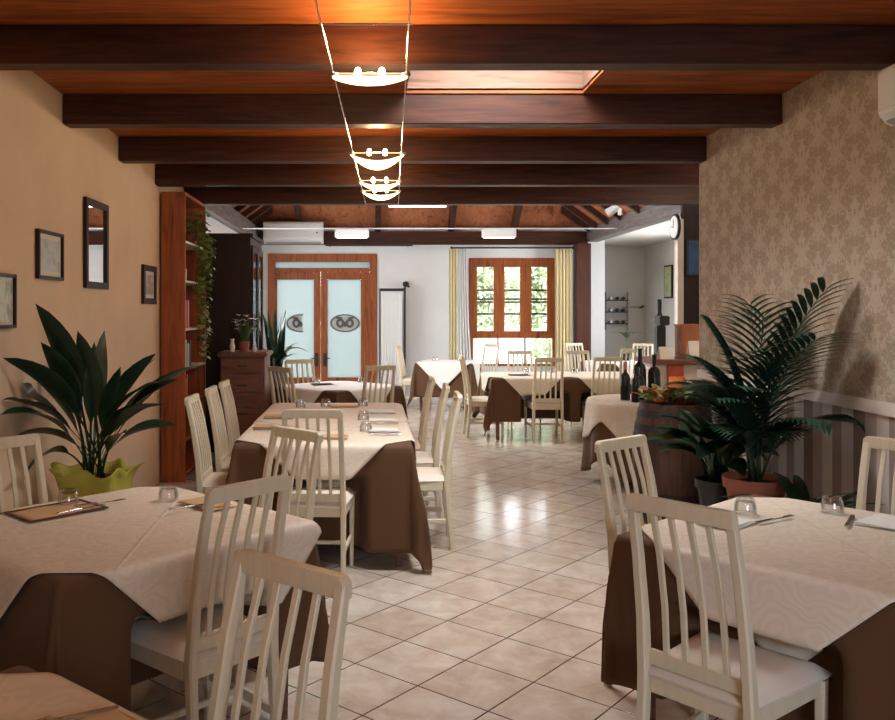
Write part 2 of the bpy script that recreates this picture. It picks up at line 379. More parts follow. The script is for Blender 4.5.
# rear room: walls, door and window openings
YB = 15.5; s = YB/860
px = lambda x: (x-369)*s
pz = lambda y: 1.55+(311-y)*s
DX0, DX1, DZ = px(268), px(377), pz(254)
WX0, WX1, WZ0, WZ1 = px(469), px(556), pz(366), pz(258)
wallq('wall_back', M['white'], (-2.4, DX0, YB, YB+.2, 0, 3.05), (DX0, DX1, YB, YB+.2, DZ, 3.05), (DX1, WX0, YB, YB+.2, 0, 3.05),
      (WX0, WX1, YB, YB+.2, 0, WZ0), (WX0, WX1, YB, YB+.2, WZ1, 3.05), (WX1, 4.25, YB, YB+.2, 0, 3.05))
wallq('wall_left_rear', M['white'], (-2.3, -2.1, 8.85, 11.0, 0, 3.05), (-2.3, -2.1, 13.4, YB, 0, 3.05), (-2.3, -2.1, 11.0, 13.4, 0, .9), (-2.3, -2.1, 11.0, 13.4, 2.5, 3.05), (-2.3, XL, 8.8, 9.0, 0, 3.15))  # the opening is an unseen window, added for its light
wallq('wall_bar', M['white'], (XR+.2, 5.6, 6.55, 6.75, 0, 3.05))
wallq('wall_annex_right', M['annexw'], (5.45, 5.65, 6.7, 12.0, 0, 3.0), (5.45, 5.65, 14.4, 17.2, 0, 3.0), (5.45, 5.65, 12.0, 14.4, 0, .95), (5.45, 5.65, 12.0, 14.4, 2.45, 3.0))  # window opening out of view, added to light the annex
wallq('wall_annex_back', M['annexw'], (4.05, 5.65, 17.0, 17.2, 0, 3.0), (4.05, 4.25, 15.7, 17.0, 0, 3.0))
wallq('ceiling_annex', M['annexw'], (3.98, 5.65, 6.7, 17.2, 2.83, 2.9), (3.88, 3.98, 6.7, 9.1, 2.88, 2.9))
struct(B(3.95, 7.2, 15.7, 17.4, -.12, 0).obj('floor_annex', M['floor']))
# rear roof, hipped, with rafters
RX0, RX1, RY0, RZ = -2.3, 3.98, 8.98, 2.97; rx = (RX0+RX1)/2; half = (RX1-RX0)/2; tn = .72; ry = YB+.2-half; rh = RZ+half*tn
b = MB()
b.add([(rx,RY0,rh),(rx,ry,rh),(RX0,YB+.2,RZ),(RX1,RY0,RZ),(RX1,YB+.2,RZ)], [(3,4,1,0),(2,1,4)])
zl = lambda x: RZ+(x-RX0)*tn
h0, h1, g0_, g1_ = rx-1.75, rx-.55, 10.0, 12.0
for q in ([(RX0, RY0), (rx, RY0), (rx, g0_), (RX0, g0_)], [(RX0, g0_), (h0, g0_), (h0, g1_), (RX0, g1_)], [(h1, g0_), (rx, g0_), (rx, g1_), (h1, g1_)], [(RX0, g1_), (rx, g1_), (rx, ry), (RX0, YB+.2)]):
    b.add([(x, y, zl(x)) for x, y in q], [(0, 1, 2, 3)])
rw = MB()
for x0_, x1_, y0_, y1_ in ((h0-.05, h0, g0_-.05, g1_+.05), (h1, h1+.05, g0_-.05, g1_+.05), (h0, h1, g0_-.05, g0_), (h0, h1, g1_, g1_+.05)):
    rw.prism([(x0_, y0_, zl(x0_)-.02), (x1_, y0_, zl(x1_)-.02), (x1_, y1_, zl(x1_)-.02), (x0_, y1_, zl(x0_)-.02)], (0, 0, .12), 0)
struct(rw.obj('window_2', M['casew']), 'unseen roof window added to light the rear room')  # opening added for daylight on the rear tables, never in view
b.obj('ceiling_roof', M['roof'], solid=.04)
struct(bpy.data.objects['ceiling_roof'])
wallq('wall_gable', M['white'], (RX0, RX1+1.6, 8.96, 8.978, 2.84, 3.0))
struct(MB().prism([(RX0, 8.96, 2.98), (RX1, 8.96, 2.98), (rx, 8.96, rh)], (0, -.04, 0), 0).obj('wall_gable_upper', M['roof']))
k = 24
for x in [-1.25, .16, 1.47, 2.6]:            # rafters of the end slope
    L = min(abs(x-RX0), abs(RX1-x)); y1 = YB-L
    b = MB(); b.add([(x-.05,YB,RZ-.1),(x+.05,YB,RZ-.1),(x+.05,y1,RZ+L*tn-.1),(x-.05,y1,RZ+L*tn-.1),(x-.05,YB,RZ+.1),(x+.05,YB,RZ+.1),(x+.05,y1,RZ+L*tn+.1),(x-.05,y1,RZ+L*tn+.1)],
          [(0,3,2,1),(4,5,6,7),(0,1,5,4),(1,2,6,5),(2,3,7,6),(3,0,4,7)])
    struct(b.obj('trim_%d' % k, M['beam_y'])); k += 1
for sd in (0, 1):                                               # rafters of the side slopes
    for y in [9.6, 10.5, 11.4, 12.3, 13.2, 13.9, 14.6, 15.1]:
        L = min(half, max(.2, YB+.2-y)); xe = RX0 if not sd else RX1; sg = 1 if not sd else -1; x2 = xe+sg*L; xe = xe+sg*.12
        z0 = RZ-.02; z2 = RZ+L*tn-.12
        b = MB(); b.add([(xe,y,z0),(xe,y+.09,z0),(x2,y+.09,z2),(x2,y,z2),(xe,y,z0+.12),(xe,y+.09,z0+.12),(x2,y+.09,z2+.12),(x2,y,z2+.12)],
          [(0,3,2,1),(4,5,6,7),(0,1,5,4),(1,2,6,5),(2,3,7,6),(3,0,4,7)])
        struct(b.obj('trim_%d' % k, M['beam_y'])); k += 1
struct(B(-2.1, 3.9, 15.32, 15.498, 2.74, 2.97).obj('trim_%d' % k, M['beam']), 'dark tie beam over the rear wall'); k += 1
struct(B(3.88, 4.08, 10.12, 15.32, 2.78, 3.02).obj('trim_%d' % k, M['grey_beam'], bevel=.006), 'grey header beam over the annex opening'); k += 1
struct(B(-2.1, -1.98, 9.1, 15.3, 2.80, 3.05).obj('trim_%d' % k, M['grey_beam']), 'grey header beam on the left'); k += 1
struct(B(3.64, 3.9, 15.1, 15.33, 0, 2.74).obj('trim_%d' % k, M['post'], bevel=.006), 'dark wooden post at the annex corner'); k += 1
struct(B(3.66, 5.44, 10.0, 10.1, 0, 2.83).obj('wall_bar_back', M['darkw'], bevel=.004), 'dark wooden partition behind the bar')
struct(B(3.59, 3.659, 10.0, 10.1, 0, 2.62).obj('trim_%d' % k, M['rail']), 'pale edge of the bar partition'); k += 1

# ---- glazed double door at the rear
d = B(DX0, DX0+.13, YB-.04, YB+.12, 0, DZ); b = d
b.box(DX1-.13, DX1, YB-.04, YB+.12, 0, DZ); b.box(DX0+.13, DX1-.13, YB-.04, YB+.12, DZ-.14, DZ); b.box(DX0+.13, DX1-.13, YB-.03, YB+.10, pz(272), pz(268))
door = struct(b.obj('door_1', M['doorw'], bevel=.006), 'glazed double door in red-brown wood')
B(DX0+.13, DX1-.13, YB+.03, YB+.04, pz(268), DZ-.14).obj('transom_glass', M['frost'], door)
def leaf_door(x0, x1, g0, g1):
    zt, zb = pz(272), .02
    b = B(x0, g0, YB, YB+.06, zb, zt); b.box(g1, x1, YB, YB+.06, zb, zt); b.box(g0, g1, YB, YB+.06, pz(279.5), zt); b.box(g0, g1, YB, YB+.06, zb, .35)
    l = b.obj('door_leaf', M['doorw'], door, bevel=.005)
    B(g0, g1, YB+.025, YB+.035, .35, pz(279.5)).obj('door_glass', M['frost'], l)
    return l
gl = leaf_door(DX0+.13, px(320.6), px(277), px(314)); gr = leaf_door(px(320.8), DX1-.13, px(327.5), px(361))
# oval emblem, half on each leaf
M['etch'] = mat('etched_emblem', (.10, .10, .10), .6); M['etchl'] = mat('etched_field', (.45, .47, .46), .6)
def emblem(cx, lo, hi, parent):
    b = MB(); y = YB+.018; cz = pz(323.2); rx_, rz_ = .27, .165
    def ring(cx, cz, ra, rb, ra2, rb2, q0=0, q1=2*pi, n=40):
        for i in range(n):
            a, c = q0+(q1-q0)*i/n, q0+(q1-q0)*(i+1)/n
            pts = [(cx+ra*cos(a), cz+rb*sin(a)), (cx+ra*cos(c), cz+rb*sin(c)), (cx+ra2*cos(c), cz+rb2*sin(c)), (cx+ra2*cos(a), cz+rb2*sin(a))]
            if all(lo <= p[0] <= hi for p in pts):
                b.prism([(p[0], y, p[1]) for p in pts], (0, .004, 0), 0)
    fb = MB(); b, keep = fb, b
    ring(cx, cz, rx_-.04, rz_-.03, 0, 0); b = keep
    fb.obj('emblem_field', M['etchl'], parent)
    y -= .005; ring(cx, cz, rx_, rz_, rx_-.035, rz_-.025)
    ring(cx-.085, cz+.0, .075, .085, .03, .04); ring(cx+.085, cz, .075, .085, .03, .04)
    ring(cx, cz-.02, .03, .05, .0, .0); ring(cx-.11, cz+.095, .06, .02, 0, 0); ring(cx+.11, cz+.095, .06, .02, 0, 0)
    b.obj('etched_emblem', M['etch'], parent, label='grey etched oval emblem with two round shapes')
emblem(px(301), px(278), px(304), gl); emblem(px(345), px(328), px(361), gr)
for x, par in ((px(316.5), gl), (px(325), gr)):
    b = B(x-.03, x+.03, YB-.02, YB, pz(366), pz(353)); b.tube([(x, YB-.02, pz(358)), (x, YB-.07, pz(358)), (x-.1 if par is gl else x+.1, YB-.07, pz(358))], .01)
    b.obj('door_handle', M['black'], par, label='dark door handle plate')

# ---- rear window
b = MB(); f = .07
xs = [WX0, px(498.5), px(525.5), WX1]; zmid = pz(336.5)
b.box(WX0, WX0+f, YB-.02, YB+.1, WZ0, WZ1); b.box(WX1-f, WX1, YB-.02, YB+.1, WZ0, WZ1); b.box(WX0+f, WX1-f, YB-.02, YB+.1, WZ1-f, WZ1); b.box(WX0+f, WX1-f, YB-.02, YB+.1, zmid-.03, zmid+.06)
b.box(WX0+f, WX1-f, YB-.02, YB+.1, WZ0, WZ0+.04)
win = struct(b.obj('window_1', M['doorw'], bevel=.005), 'three-part window in red-brown wood')
gx = [(477, 493.5), (504.5, 520), (531.5, 547)]
for i, (g0, g1) in enumerate(gx):
    x0 = WX0+f if i == 0 else (px(gx[i-1][1])+px(g0))/2+.001; x1 = WX1-f if i == 2 else (px(g1)+px(gx[i+1][0]))/2-.001
    z0, z1 = zmid+.06, WZ1-f; a, c = px(g0), px(g1); zt, zb = pz(267), pz(331)
    b = B(x0, a, YB-.01, YB+.05, z0, z1); b.box(c, x1, YB-.01, YB+.05, z0, z1); b.box(a, c, YB-.01, YB+.05, zt, z1); b.box(a, c, YB-.01, YB+.05, z0, zb)
    sh = b.obj('window_sash', M['doorw'], win, bevel=.004)
    B(a, c, YB+.02, YB+.026, zb, zt).obj('window_pane', M['glass'], sh)
for i, (a, c) in enumerate([(471, 497.5), (498.8, 524.5), (525.8, 553)]):
    B(px(a), px(c), YB+.02, YB+.026, WZ0+.04, zmid-.03).obj('window_pane', M['glass'], win)
    if i: B(px(a)-.026, px(a), YB, YB+.05, WZ0+.04, zmid-.03).obj('glazing_bar', M['black'], win)
t = root('window_grille', 'dark horizontal metal bars outside the rear window', 'grille', (0, YB+.16, 0))
for z in (290, 299, 302, 314): B(WX0+.02, WX1-.02, 0, .02, pz(z)-.017, pz(z)+.017).obj('bar', M['black'], t)
for x in (WX0+.01, WX1-.03): B(x, x+.02, .021, .035, pz(316), pz(288)).obj('upright', M['black'], t)

# ---- outside, seen through the glass
struct(B(-14, 20, 17.45, 40, -.2, -.05).obj('ground', M['gravel']), 'pale paved yard outside')
struct(B(-14, 3.9, 15.7, 17.45, -.2, -.05).obj('ground_near', M['gravel']))
tag(B(2.2, 9, 26, 26.3, -.05, 1.7).obj('garden_wall', M['outwall']), 'pale rendered garden wall beyond the rear window', 'wall')
def leafcloud(name, c, r, n, m, label, seed, ls=.13):
    rnd = random.Random(seed); b = MB()
    for i in range(n):
        q = Vector((rnd.gauss(0, 1), rnd.gauss(0, 1), rnd.gauss(0, 1))).normalized()*(rnd.random()**.4)
        p = Vector((c[0]+q.x*r[0], c[1]+q.y*r[1], max(.05, c[2]+q.z*r[2])))
        a = Vector((rnd.gauss(0, 1), rnd.gauss(0, 1), rnd.gauss(0, 1))).normalized(); bb = a.orthogonal().normalized(); l = ls*(.6+rnd.random()*.8)
        b.add([p-a*l, p+bb*l*.4, p+a*l, p-bb*l*.4], [(0, 1, 2, 3)])
    t = root(name, label, 'tree' if c[2] > 1.5 else 'bush', (c[0], c[1], -.05))
    for i in range(len(b.v)): b.v[i] = (b.v[i][0]-c[0], b.v[i][1]-c[1], b.v[i][2]+.05)
    b.obj('foliage', m, t); MB().tube([(0, 0, 0), (.03, 0, c[2]*.7), (0, 0, c[2]+.3)], [.07, .05, .02]).obj('trunk', M['bark'], t)
leafcloud('garden_tree', (2.6, 21.5, 2.2), (1.3, .8, 1.4), 2200, M['hedge'], 'leafy green tree seen through the left sash of the rear window', 1)
leafcloud('garden_tree', (4.6, 23.5, 2.3), (1.3, .8, 1.4), 2000, M['hedge'], 'leafy green tree seen through the right sash of the rear window', 2)
leafcloud('garden_bush', (4.0, 19.0, .75), (.45, .4, .6), 500, M['hedge'], 'small green bush seen through the low right window pane', 3, .09)
leafcloud('garden_bush', (-1.0, 19.6, 1.1), (.45, .4, 1.1), 700, M['hedge'], 'green bush seen behind the glazed double door', 4, .1)

# ---------------------------------------------------------------- chair
def make_chair(label):
    t = root('dining_chair', label, 'chair'); mc = M['chair']
    for sx in (-1, 1):
        MB().sweep([(sx*.19, -.235, 0), (sx*.19, -.212, .22), (sx*.189, -.20, .44), (sx*.185, -.215, .62), (sx*.180, -.248, .82), (sx*.175, -.286, .985)],
                   [.03, .034, .038, .036, .034, .034], [.028, .034, .042, .038, .032, .026]).obj('rear_leg', mc, t, smooth=True)
        MB().sweep([(sx*.215, .19, 0), (sx*.218, .192, .43)], [.026, .038], [.026, .038]).obj('front_leg', mc, t, smooth=True)
        MB().sweep([(sx*.190, -.19, .185), (sx*.214, .18, .185)], .018, .03, up=(0, 0, 1)).obj('side_stretcher', mc, t, smooth=True)
    P = [(-.187, -.277, .95), (-.187, -.284, 1.0), (.187, -.284, 1.0), (.187, -.277, .95)]
    b = MB(); zc = .972                                         # top rail, slightly bowed, clipped corners
    b.prism([(-.191, -.301, .955), (.191, -.301, .955), (.191, -.301, .99), (.178, -.301, 1.003), (-.178, -.301, 1.003), (-.191, -.301, .99)], (0, .030, 0), 0)
    b.obj('top_rail', mc, t, bevel=.0025)
    B(-.175, .175, -.205, -.18, .47, .515).obj('lower_rail', mc, t, bevel=.004)
    for x in (-.105, -.036, .036, .105):
        MB().sweep([(x*1.03, -.193, .50), (x, -.208, .66), (x*.97, -.24, .82), (x*.93, -.284, .96)], .021, .013).obj('slat', mc, t, smooth=True)
    b = B(-.17, .17, -.2, -.18, .385, .44); b.box(-.2, .2, .18, .2, .385, .44)
    for q in (-1, 1): b.prism([(q*.205, -.175, .385), (q*.188, -.175, .385), (q*.208, .175, .385), (q*.226, .175, .385)][::q], (0, 0, .055), 0)
    b.obj('seat_frame', mc, t, bevel=.003)
    B(-.195, .195, -.005, .013, .178, .2).obj('cross_stretcher', mc, t, bevel=.003)
    b = MB(); pts = []                                          # padded seat
    n = 12
    for i in range(n+1):
        for j in range(n+1):
            u, v = i/n*2-1, j/n*2-1; x = u*(.225+.022*v); y = v*.212
            e = max(abs(u), abs(v)); z = .462+.022*(1-e**6)-(.014 if e > .99 else 0); b.v.append((x, y, z))
    for i in range(n):
        for j in range(n): q = i*(n+1)+j; b.f.append((q, q+n+1, q+n+2, q+1))
    edge = [i*(n+1) for i in range(n+1)]+[n*(n+1)+j for j in range(1, n+1)]+[i*(n+1)+n for i in range(n-1, -1, -1)]+[j for j in range(n-1, 0, -1)]
    k0 = len(b.v)
    for q in edge: x, y, z = b.v[q]; b.v.append((x*.985, y*.985, .438))
    L = len(edge)
    for i in range(L): b.f.append((edge[i], edge[(i+1) % L], k0+(i+1) % L, k0+i))
    b.f.append(tuple(range(k0, k0+L)))
    b.obj('seat', M['pad'], t, smooth=True)
    for ch_ in t.children: ch_.data.transform(Matrix.Diagonal((.88, 1, 1, 1)))
    return t
CH = []                                                        # (x, y, rz) for pushing cloths away
first = [None]
def chair(rail, face, label, group=None, yoff=.29):
    fx, fy = face; l = hypot(fx, fy); fx /= l; fy /= l
    x, y = rail[0]+fx*yoff, rail[1]+fy*yoff; rz = atan2(fy, fx)-pi/2
    if first[0] is None: first[0] = o = make_chair(label); o.location = (x, y, 0); o.rotation_euler = (0, 0, rz); o['group'] = group
    else: o = dup(first[0], (x, y, 0), rz, label, group)
    if group is None and 'group' in o: del o['group']
    CH.append((x, y, rz)); return o
G = 'cream slat-back dining chairs'
c = chair
c((-.17, 1.88), (-.64, -.77), 'cream slat-back chair nearest the camera, at the bottom-left corner table', G)
c((-.38, 2.76), (-.73, .68), 'cream slat-back chair in front of the near left table, its back to the camera', G)
c((.885, 2.46), (.77, .64), 'large cream slat-back chair in front of the near right table', G)
c((-.335, 4.0), (-.70, -.72), 'cream chair between the near left table and the long middle table, facing left', G)
c((-.315, 4.77), (0.04, 1), 'cream chair at the front end of the long middle table', G)
c((-1.59, 3.72), (.75, -.66), 'cream chair against the left wall, cut by the left edge of the photo', G)
c((1.085, 3.71), (.62, -.78), 'cream chair behind the near right table beside the barrel', G)
c((2.28, 3.64), (-.75, -.66), 'cream chair at the right edge of the photo, against the striped wall', G)
c((-1.15, 5.57), (1, 0), 'nearest of the three chairs along the left side of the long middle table', G)
c((-1.14, 6.19), (1, 0), 'middle of the three chairs along the left side of the long middle table', G)
c((-1.14, 6.75), (1, 0), 'farthest of the three chairs along the left side of the long middle table', G)
c((.60, 5.75), (-1, 0.02), 'nearest of the three chairs along the right side of the long middle table', G)
c((.58, 6.42), (-1, 0.02), 'middle of the three chairs along the right side of the long middle table', G)
c((.52, 7.05), (-1, 0.0), 'farthest of the three chairs along the right side of the long middle table', G)
c((-.88, 8.42), (.7, .72), 'shaded chair left of the small far-left table, beside the sideboard', G)
c((-.79, 9.72), (.35, -.94), 'pale chair behind the small far-left table, before the glazed door', G)
c((.12, 8.62), (-.45, .9), 'shaded chair at the right front of the small far-left table', G)
c((2.11, 10.06), (0, 1), 'chair in front of the wide table by the window, seen from behind', G)
c((2.82, 10.15), (0.05, 1), 'second chair in front of the wide window table, behind the round table', G)
c((2.07, 11.83), (0, -1), 'chair on the window side of the wide table, its back to the window', G)
c((2.88, 11.92), (0, -1), 'chair on the far side of the wide table, in front of the yellow curtain', G)
c((1.14, 10.66), (1, 0.03), 'cream chair at the left end of the wide table by the window', G)
c((.46, 13.75), (1, -.26), 'chair left of the small table by the white rear wall', G)
c((2.05, 14.3), (-.8, -.6), 'chair between the small rear table and the window', G)
c((3.82, 12.45), (.05, 1), 'chair in the opening of the annex, at the annex table', G)
c((3.5, 14.7), (.35, -.94), 'chair by the dark post next to the yellow curtain', G)
c((4.62, 14.5), (-.5, -.86), 'chair inside the annex, behind the annex table', G)

# ---------------------------------------------------------------- tables and cloths
ZT = .75
def table(cx, cy, sx, sy, rz, label):
    t = root('dining_table', label, 'table', (cx, cy, 0), rz); a, b_ = sx/2-.01, sy/2-.01
    B(-a, a, -b_, b_, ZT-.035, ZT-.004).obj('tabletop', M['table'], t, bevel=.004)
    for i in (-1, 1):
        for j in (-1, 1): MB().sweep([(i*(a-.06), j*(b_-.06), 0), (i*(a-.06), j*(b_-.06), ZT-.035)], [.04, .055], [.04, .055]).obj('leg', M['table'], t)
    b = B(-a+.09, a-.09, -b_+.05, -b_+.07, ZT-.12, ZT-.036); b.box(-a+.09, a-.09, b_-.07, b_-.05, ZT-.12, ZT-.036); b.obj('apron', M['table'], t)
    return t
def sm(x): x = min(1, max(0, x)); return x*x*(3-2*x)
def cloth(name, cx, cy, sx, sy, rz, hx, hy, phi, m, label, off=0.0, n=72, seed=0, push=True, floorz=.02, flare=.03, cf=.17, cround=.2, rip=.012, thick=.0025):
    rnd = random.Random(seed); a, b_ = sx/2+off, sy/2+off; top = ZT+off; r = .014
    ph = [rnd.uniform(0, 6.28) for _ in range(6)]; cr, sr = cos(rz), sin(rz); cp, sp = cos(phi), sin(phi)
    b = MB(); near = [q for q in CH if hypot(q[0]-cx, q[1]-cy) < max(sx, sy)/2+1.0] if push else []
    for i in range(n+1):
        for j in range(n+1):
            s_, t_ = (i/n*2-1)*hx, (j/n*2-1)*hy
            u, v = s_*cp-t_*sp, s_*sp+t_*cp
            du, dv = max(abs(u)-a, 0), max(abs(v)-b_, 0); d = hypot(du, dv)
            x, y, z = max(-a, min(a, u)), max(-b_, min(b_, v)), top
            if d > 0:
                an = atan2(dv, du); w = sin(2*an) if du > 0 and dv > 0 else 0
                d *= 1-cround*(1-max(cos(an), sin(an)))
                edge = r*(1-exp(-d/r)); k_ = min(d/.35, 1)
                per = (v if du > dv else u)
                wav = rip*k_*(sin(per*9+ph[0])+.6*sin(per*17+ph[1])+.5*sin(an*8+ph[2])*(w > 0))
                fl = d*(flare+cf*w)+wav+.004
                drop = sqrt(max(d*d-fl*fl, 0)) if fl < d else 0
                drop = max(0, drop-edge*.4)
                x += math.copysign(cos(an), u)*(edge+max(fl, 0)); y += math.copysign(sin(an), v)*(edge+max(fl, 0)); z = top-drop
                if z < floorz: z = floorz+.004*rnd.random()
            X, Y = cx+x*cr-y*sr, cy+x*sr+y*cr
            if d > .12:
                for qx, qy, qr in near:
                    dx, dy = X-qx, Y-qy; lx = dx*cos(-qr)-dy*sin(-qr); ly = dx*sin(-qr)+dy*cos(-qr)
                    wx = sm((.30-abs(lx))/.07); wz = sm((.60-z)/.10)
                    if ly < .235 and ly > -.27 and wx*wz > 0:
                        ly2 = ly+(.238+off-ly)*wx*wz
                        X, Y = qx+lx*cos(qr)-ly2*sin(qr), qy+lx*sin(qr)+ly2*cos(qr)
            x, y = (X-cx)*cr+(Y-cy)*sr, -(X-cx)*sr+(Y-cy)*cr
            b.v.append((x, y, z))
    for i in range(n):
        for j in range(n): q = i*(n+1)+j; b.f.append((q, q+n+1, q+n+2, q+1))
    o = b.obj(name, m, smooth='all', solid=-thick); o.location = (cx, cy, 0); o.rotation_euler = (0, 0, rz)
    return tag(o, label, 'tablecloth')
def dressed(cx, cy, sx, sy, rz, where, R=None, hang=.53, top='cream', seed=1, overs=None, phi=pi/4, n=84, cf=.17, cround=.2):
    table(cx, cy, sx, sy, rz, 'wooden %s, hidden under its cloths' % where)
    cloth('undercloth', cx, cy, sx, sy, rz, sx/2+hang, sy/2+hang, 0, M['brown'], 'brown floor-length undercloth on the %s' % where, 0, n, seed, cf=cf, cround=cround)
    for i, (ox, oy, R_, lab) in enumerate(overs or [(0, 0, R, '')]):
        hh = R_/sqrt(2)
        bx, by = cx+ox*cos(rz)-oy*sin(rz), cy+ox*sin(rz)+oy*cos(rz)
        o = cloth_over(bx, by, cx, cy, ox, oy, sx, sy, rz, hh, phi, M[top], ('%s overlay cloth laid diagonally on the %s' % ('cream' if top == 'cream' else 'white', where))+lab, seed+9+i, i)
def cloth_over(bx, by, cx, cy, ox, oy, sx, sy, rz, hh, phi, m, label, seed, lvl):
    # overlay: same drape as the undercloth, with an offset centre, a little above it
    rnd = random.Random(seed); off = .006+.003*lvl; a, b_ = sx/2+off, sy/2+off; top = ZT+off; r = .014; n = 76
    ph = [rnd.uniform(0, 6.28) for _ in range(4)]; cr, sr = cos(rz), sin(rz); cp, sp = cos(phi), sin(phi); b = MB()
    near = [q for q in CH if hypot(q[0]-cx, q[1]-cy) < max(sx, sy)/2+1.0]
    for i in range(n+1):
        for j in range(n+1):
            s_, t_ = (i/n*2-1)*hh, (j/n*2-1)*hh; u, v = s_*cp-t_*sp+ox, s_*sp+t_*cp+oy
            du, dv = max(abs(u)-a, 0), max(abs(v)-b_, 0); d = hypot(du, dv)
            x, y, z = max(-a, min(a, u)), max(-b_, min(b_, v)), top
            if d > 0:
                an = atan2(dv, du); w = sin(2*an) if du > 0 and dv > 0 else 0
                edge = r*(1-exp(-d/r)); k_ = min(d/.3, 1); per = (v if du > dv else u)
                fl = d*(.03+.17*w)+.012*k_+.008*k_*sin(per*8+ph[0])+.014
                fl = max(0, min(fl, d*.6)); drop = max(0, sqrt(d*d-fl*fl)-edge*.4)
                x += math.copysign(cos(an), u)*(edge+fl); y += math.copysign(sin(an), v)*(edge+fl); z = top-drop
            X, Y = cx+x*cr-y*sr, cy+x*sr+y*cr
            if d > .12:
                for qx, qy, qr in near:
                    dx, dy = X-qx, Y-qy; lx = dx*cos(-qr)-dy*sin(-qr); ly = dx*sin(-qr)+dy*cos(-qr)
                    wx = sm((.30-abs(lx))/.07); wz = sm((.56-z)/.06)
                    if ly < .235 and ly > -.27 and wx*wz > 0:
                        ly2 = ly+(.225-ly)*wx*wz
                        X, Y = qx+lx*cos(qr)-ly2*sin(qr), qy+lx*sin(qr)+ly2*cos(qr)
            b.v.append(((X-bx)*cr+(Y-by)*sr, -(X-bx)*sr+(Y-by)*cr, z))
    for i in range(n):
        for j in range(n): q = i*(n+1)+j; b.f.append((q, q+n+1, q+n+2, q+1))
    o = b.obj('overlay_cloth', m, smooth='all', solid=-.0025); o.location = (bx, by, 0); o.rotation_euler = (0, 0, rz)
    return tag(o, label, 'tablecloth')
R_ = radians
dressed(-.94, 3.25, 1.0, 1.0, R_(47), 'near left table', seed=1, cf=.10, cround=.9, overs=[(.10, -.10, .90, '')])
dressed(-.73, 1.25, 1.0, 1.0, R_(50), 'table in the bottom left corner', .90, seed=2)
dressed(1.63, 3.02, 1.04, 1.04, R_(41), 'near right table', .91, seed=3, cf=.06, cround=1)
dressed(-.275, 6.28, 1.05, 2.25, 0, 'long middle table', seed=4, hang=.65, cf=.15, cround=.25, overs=[(0, -.52, .99, ', front half'), (0, .5, 1.12, ', rear half')], n=110)
dressed(-.33, 9.2, .94, .94, R_(45), 'small far-left table before the glazed door', .80, top='lit_cream', seed=5)
dressed(1.245, 13.6, .85, .85, R_(-15), 'small table by the white rear wall', .85, top='lit_cream', seed=6)
dressed(2.40, 10.77, 1.84, .95, 0, 'wide table by the window', seed=7, overs=[(-.45, 0, .84, ', left half'), (.45, 0, .84, ', right half')], top='cream', n=100)
dressed(3.95, 13.5, .9, .9, R_(10), 'annex table', .8, top='lit_cream', seed=8)
# round table with bottles
rt = root('round_table', 'round table beside the barrel, under its cloths', 'table', (2.49, 7.75, 0))
MB().lathe([(.0, .715), (.48, .715), (.48, .746), (0, .746)], seg=40, caps=False).obj('tabletop', M['table'], rt)
MB().lathe([(.2, 0), (.2, .03), (.04, .06), (.04, .714)], seg=20).obj('pedestal', M['table'], rt)
def roundcloth(name, R0, drop, seed, m, label, off, nf, squ=0):
    b = MB(); N, K = 120, 26; rnd = random.Random(seed); b.v.append((0, 0, ZT+off))
    for k_ in range(1, K+1):
        for j in range(N):
            q = 2*pi*j/N
            L = R0+drop*(1+squ*abs(cos(2*q+.6)))           # squarish cloths hang lower at their corners
            t = k_/K*L; 
            if t <= R0: rr, z = t, ZT+off
            else:
                dd = t-R0; rr = R0+.012*(1-exp(-dd/.012))+dd*(.05+.05*sin(nf*q+seed))+.004; z = ZT+off-dd*.985
            b.v.append((rr*cos(q), rr*sin(q), max(.02, z)))
    for j in range(N): b.f.append((0, 1+j, 1+(j+1) % N))
    for k_ in range(K-1):
        for j in range(N): p = 1+k_*N; b.f.append((p+j, p+N+j, p+N+(j+1) % N, p+(j+1) % N))
    o = b.obj(name, m, smooth='all', solid=-.0025); o.location = (2.49, 7.75, 0); return tag(o, label, 'tablecloth')
roundcloth('undercloth', .485, .50, 1, M['brown'], 'brown undercloth on the round table beside the barrel', 0, 11, .35)
roundcloth('overlay_cloth', .500, .17, 1.0, M['cream'], 'pale scalloped overlay cloth on the round table beside the barrel', .006, 11, 1.2)

# ---------------------------------------------------------------- things on the tables
def bottle(loc, h, r, label, foil=None, lab=False, first_=None):
    t = root('wine_bottle', label, 'bottle', loc, 0, 'wine bottles on the round table')
    MB().lathe([(.001, 0), (r, .004), (r, h*.58), (r*.85, h*.66), (r*.36, h*.74), (r*.34, h*.97), (r*.38, h*.975), (r*.38, h), (.001, h)], seg=20).obj('glass_body', M['bottle'], t, smooth=True)
    if foil: MB().lathe([(r*.42, h*.80), (r*.42, h+.002), (.001, h+.003)], seg=16).obj('foil_cap', M[foil], t, smooth=True)
    if lab: MB().lathe([(r+.001, h*.16), (r+.001, h*.44)], seg=20, caps=False).obj('paper_label', M['label'], t, smooth=True)
zc = ZT+.0095
bottle((2.27, 7.62, zc), .34, .042, 'dark bottle with a pinkish foil top, leftmost on the round table', 'foil')
bottle((2.30, 7.42, zc), .30, .036, 'short dark bottle in front on the round table', None)
bottle((2.40, 7.60, zc), .30, .036, 'dark bottle with a small white label, on the round table', None, True)
bottle((2.45, 7.78, zc), .45, .055, 'tallest dark bottle on the round table', None)
bottle((2.56, 7.72, zc), .40, .055, 'thick dark bottle at the right of the group on the round table', None)

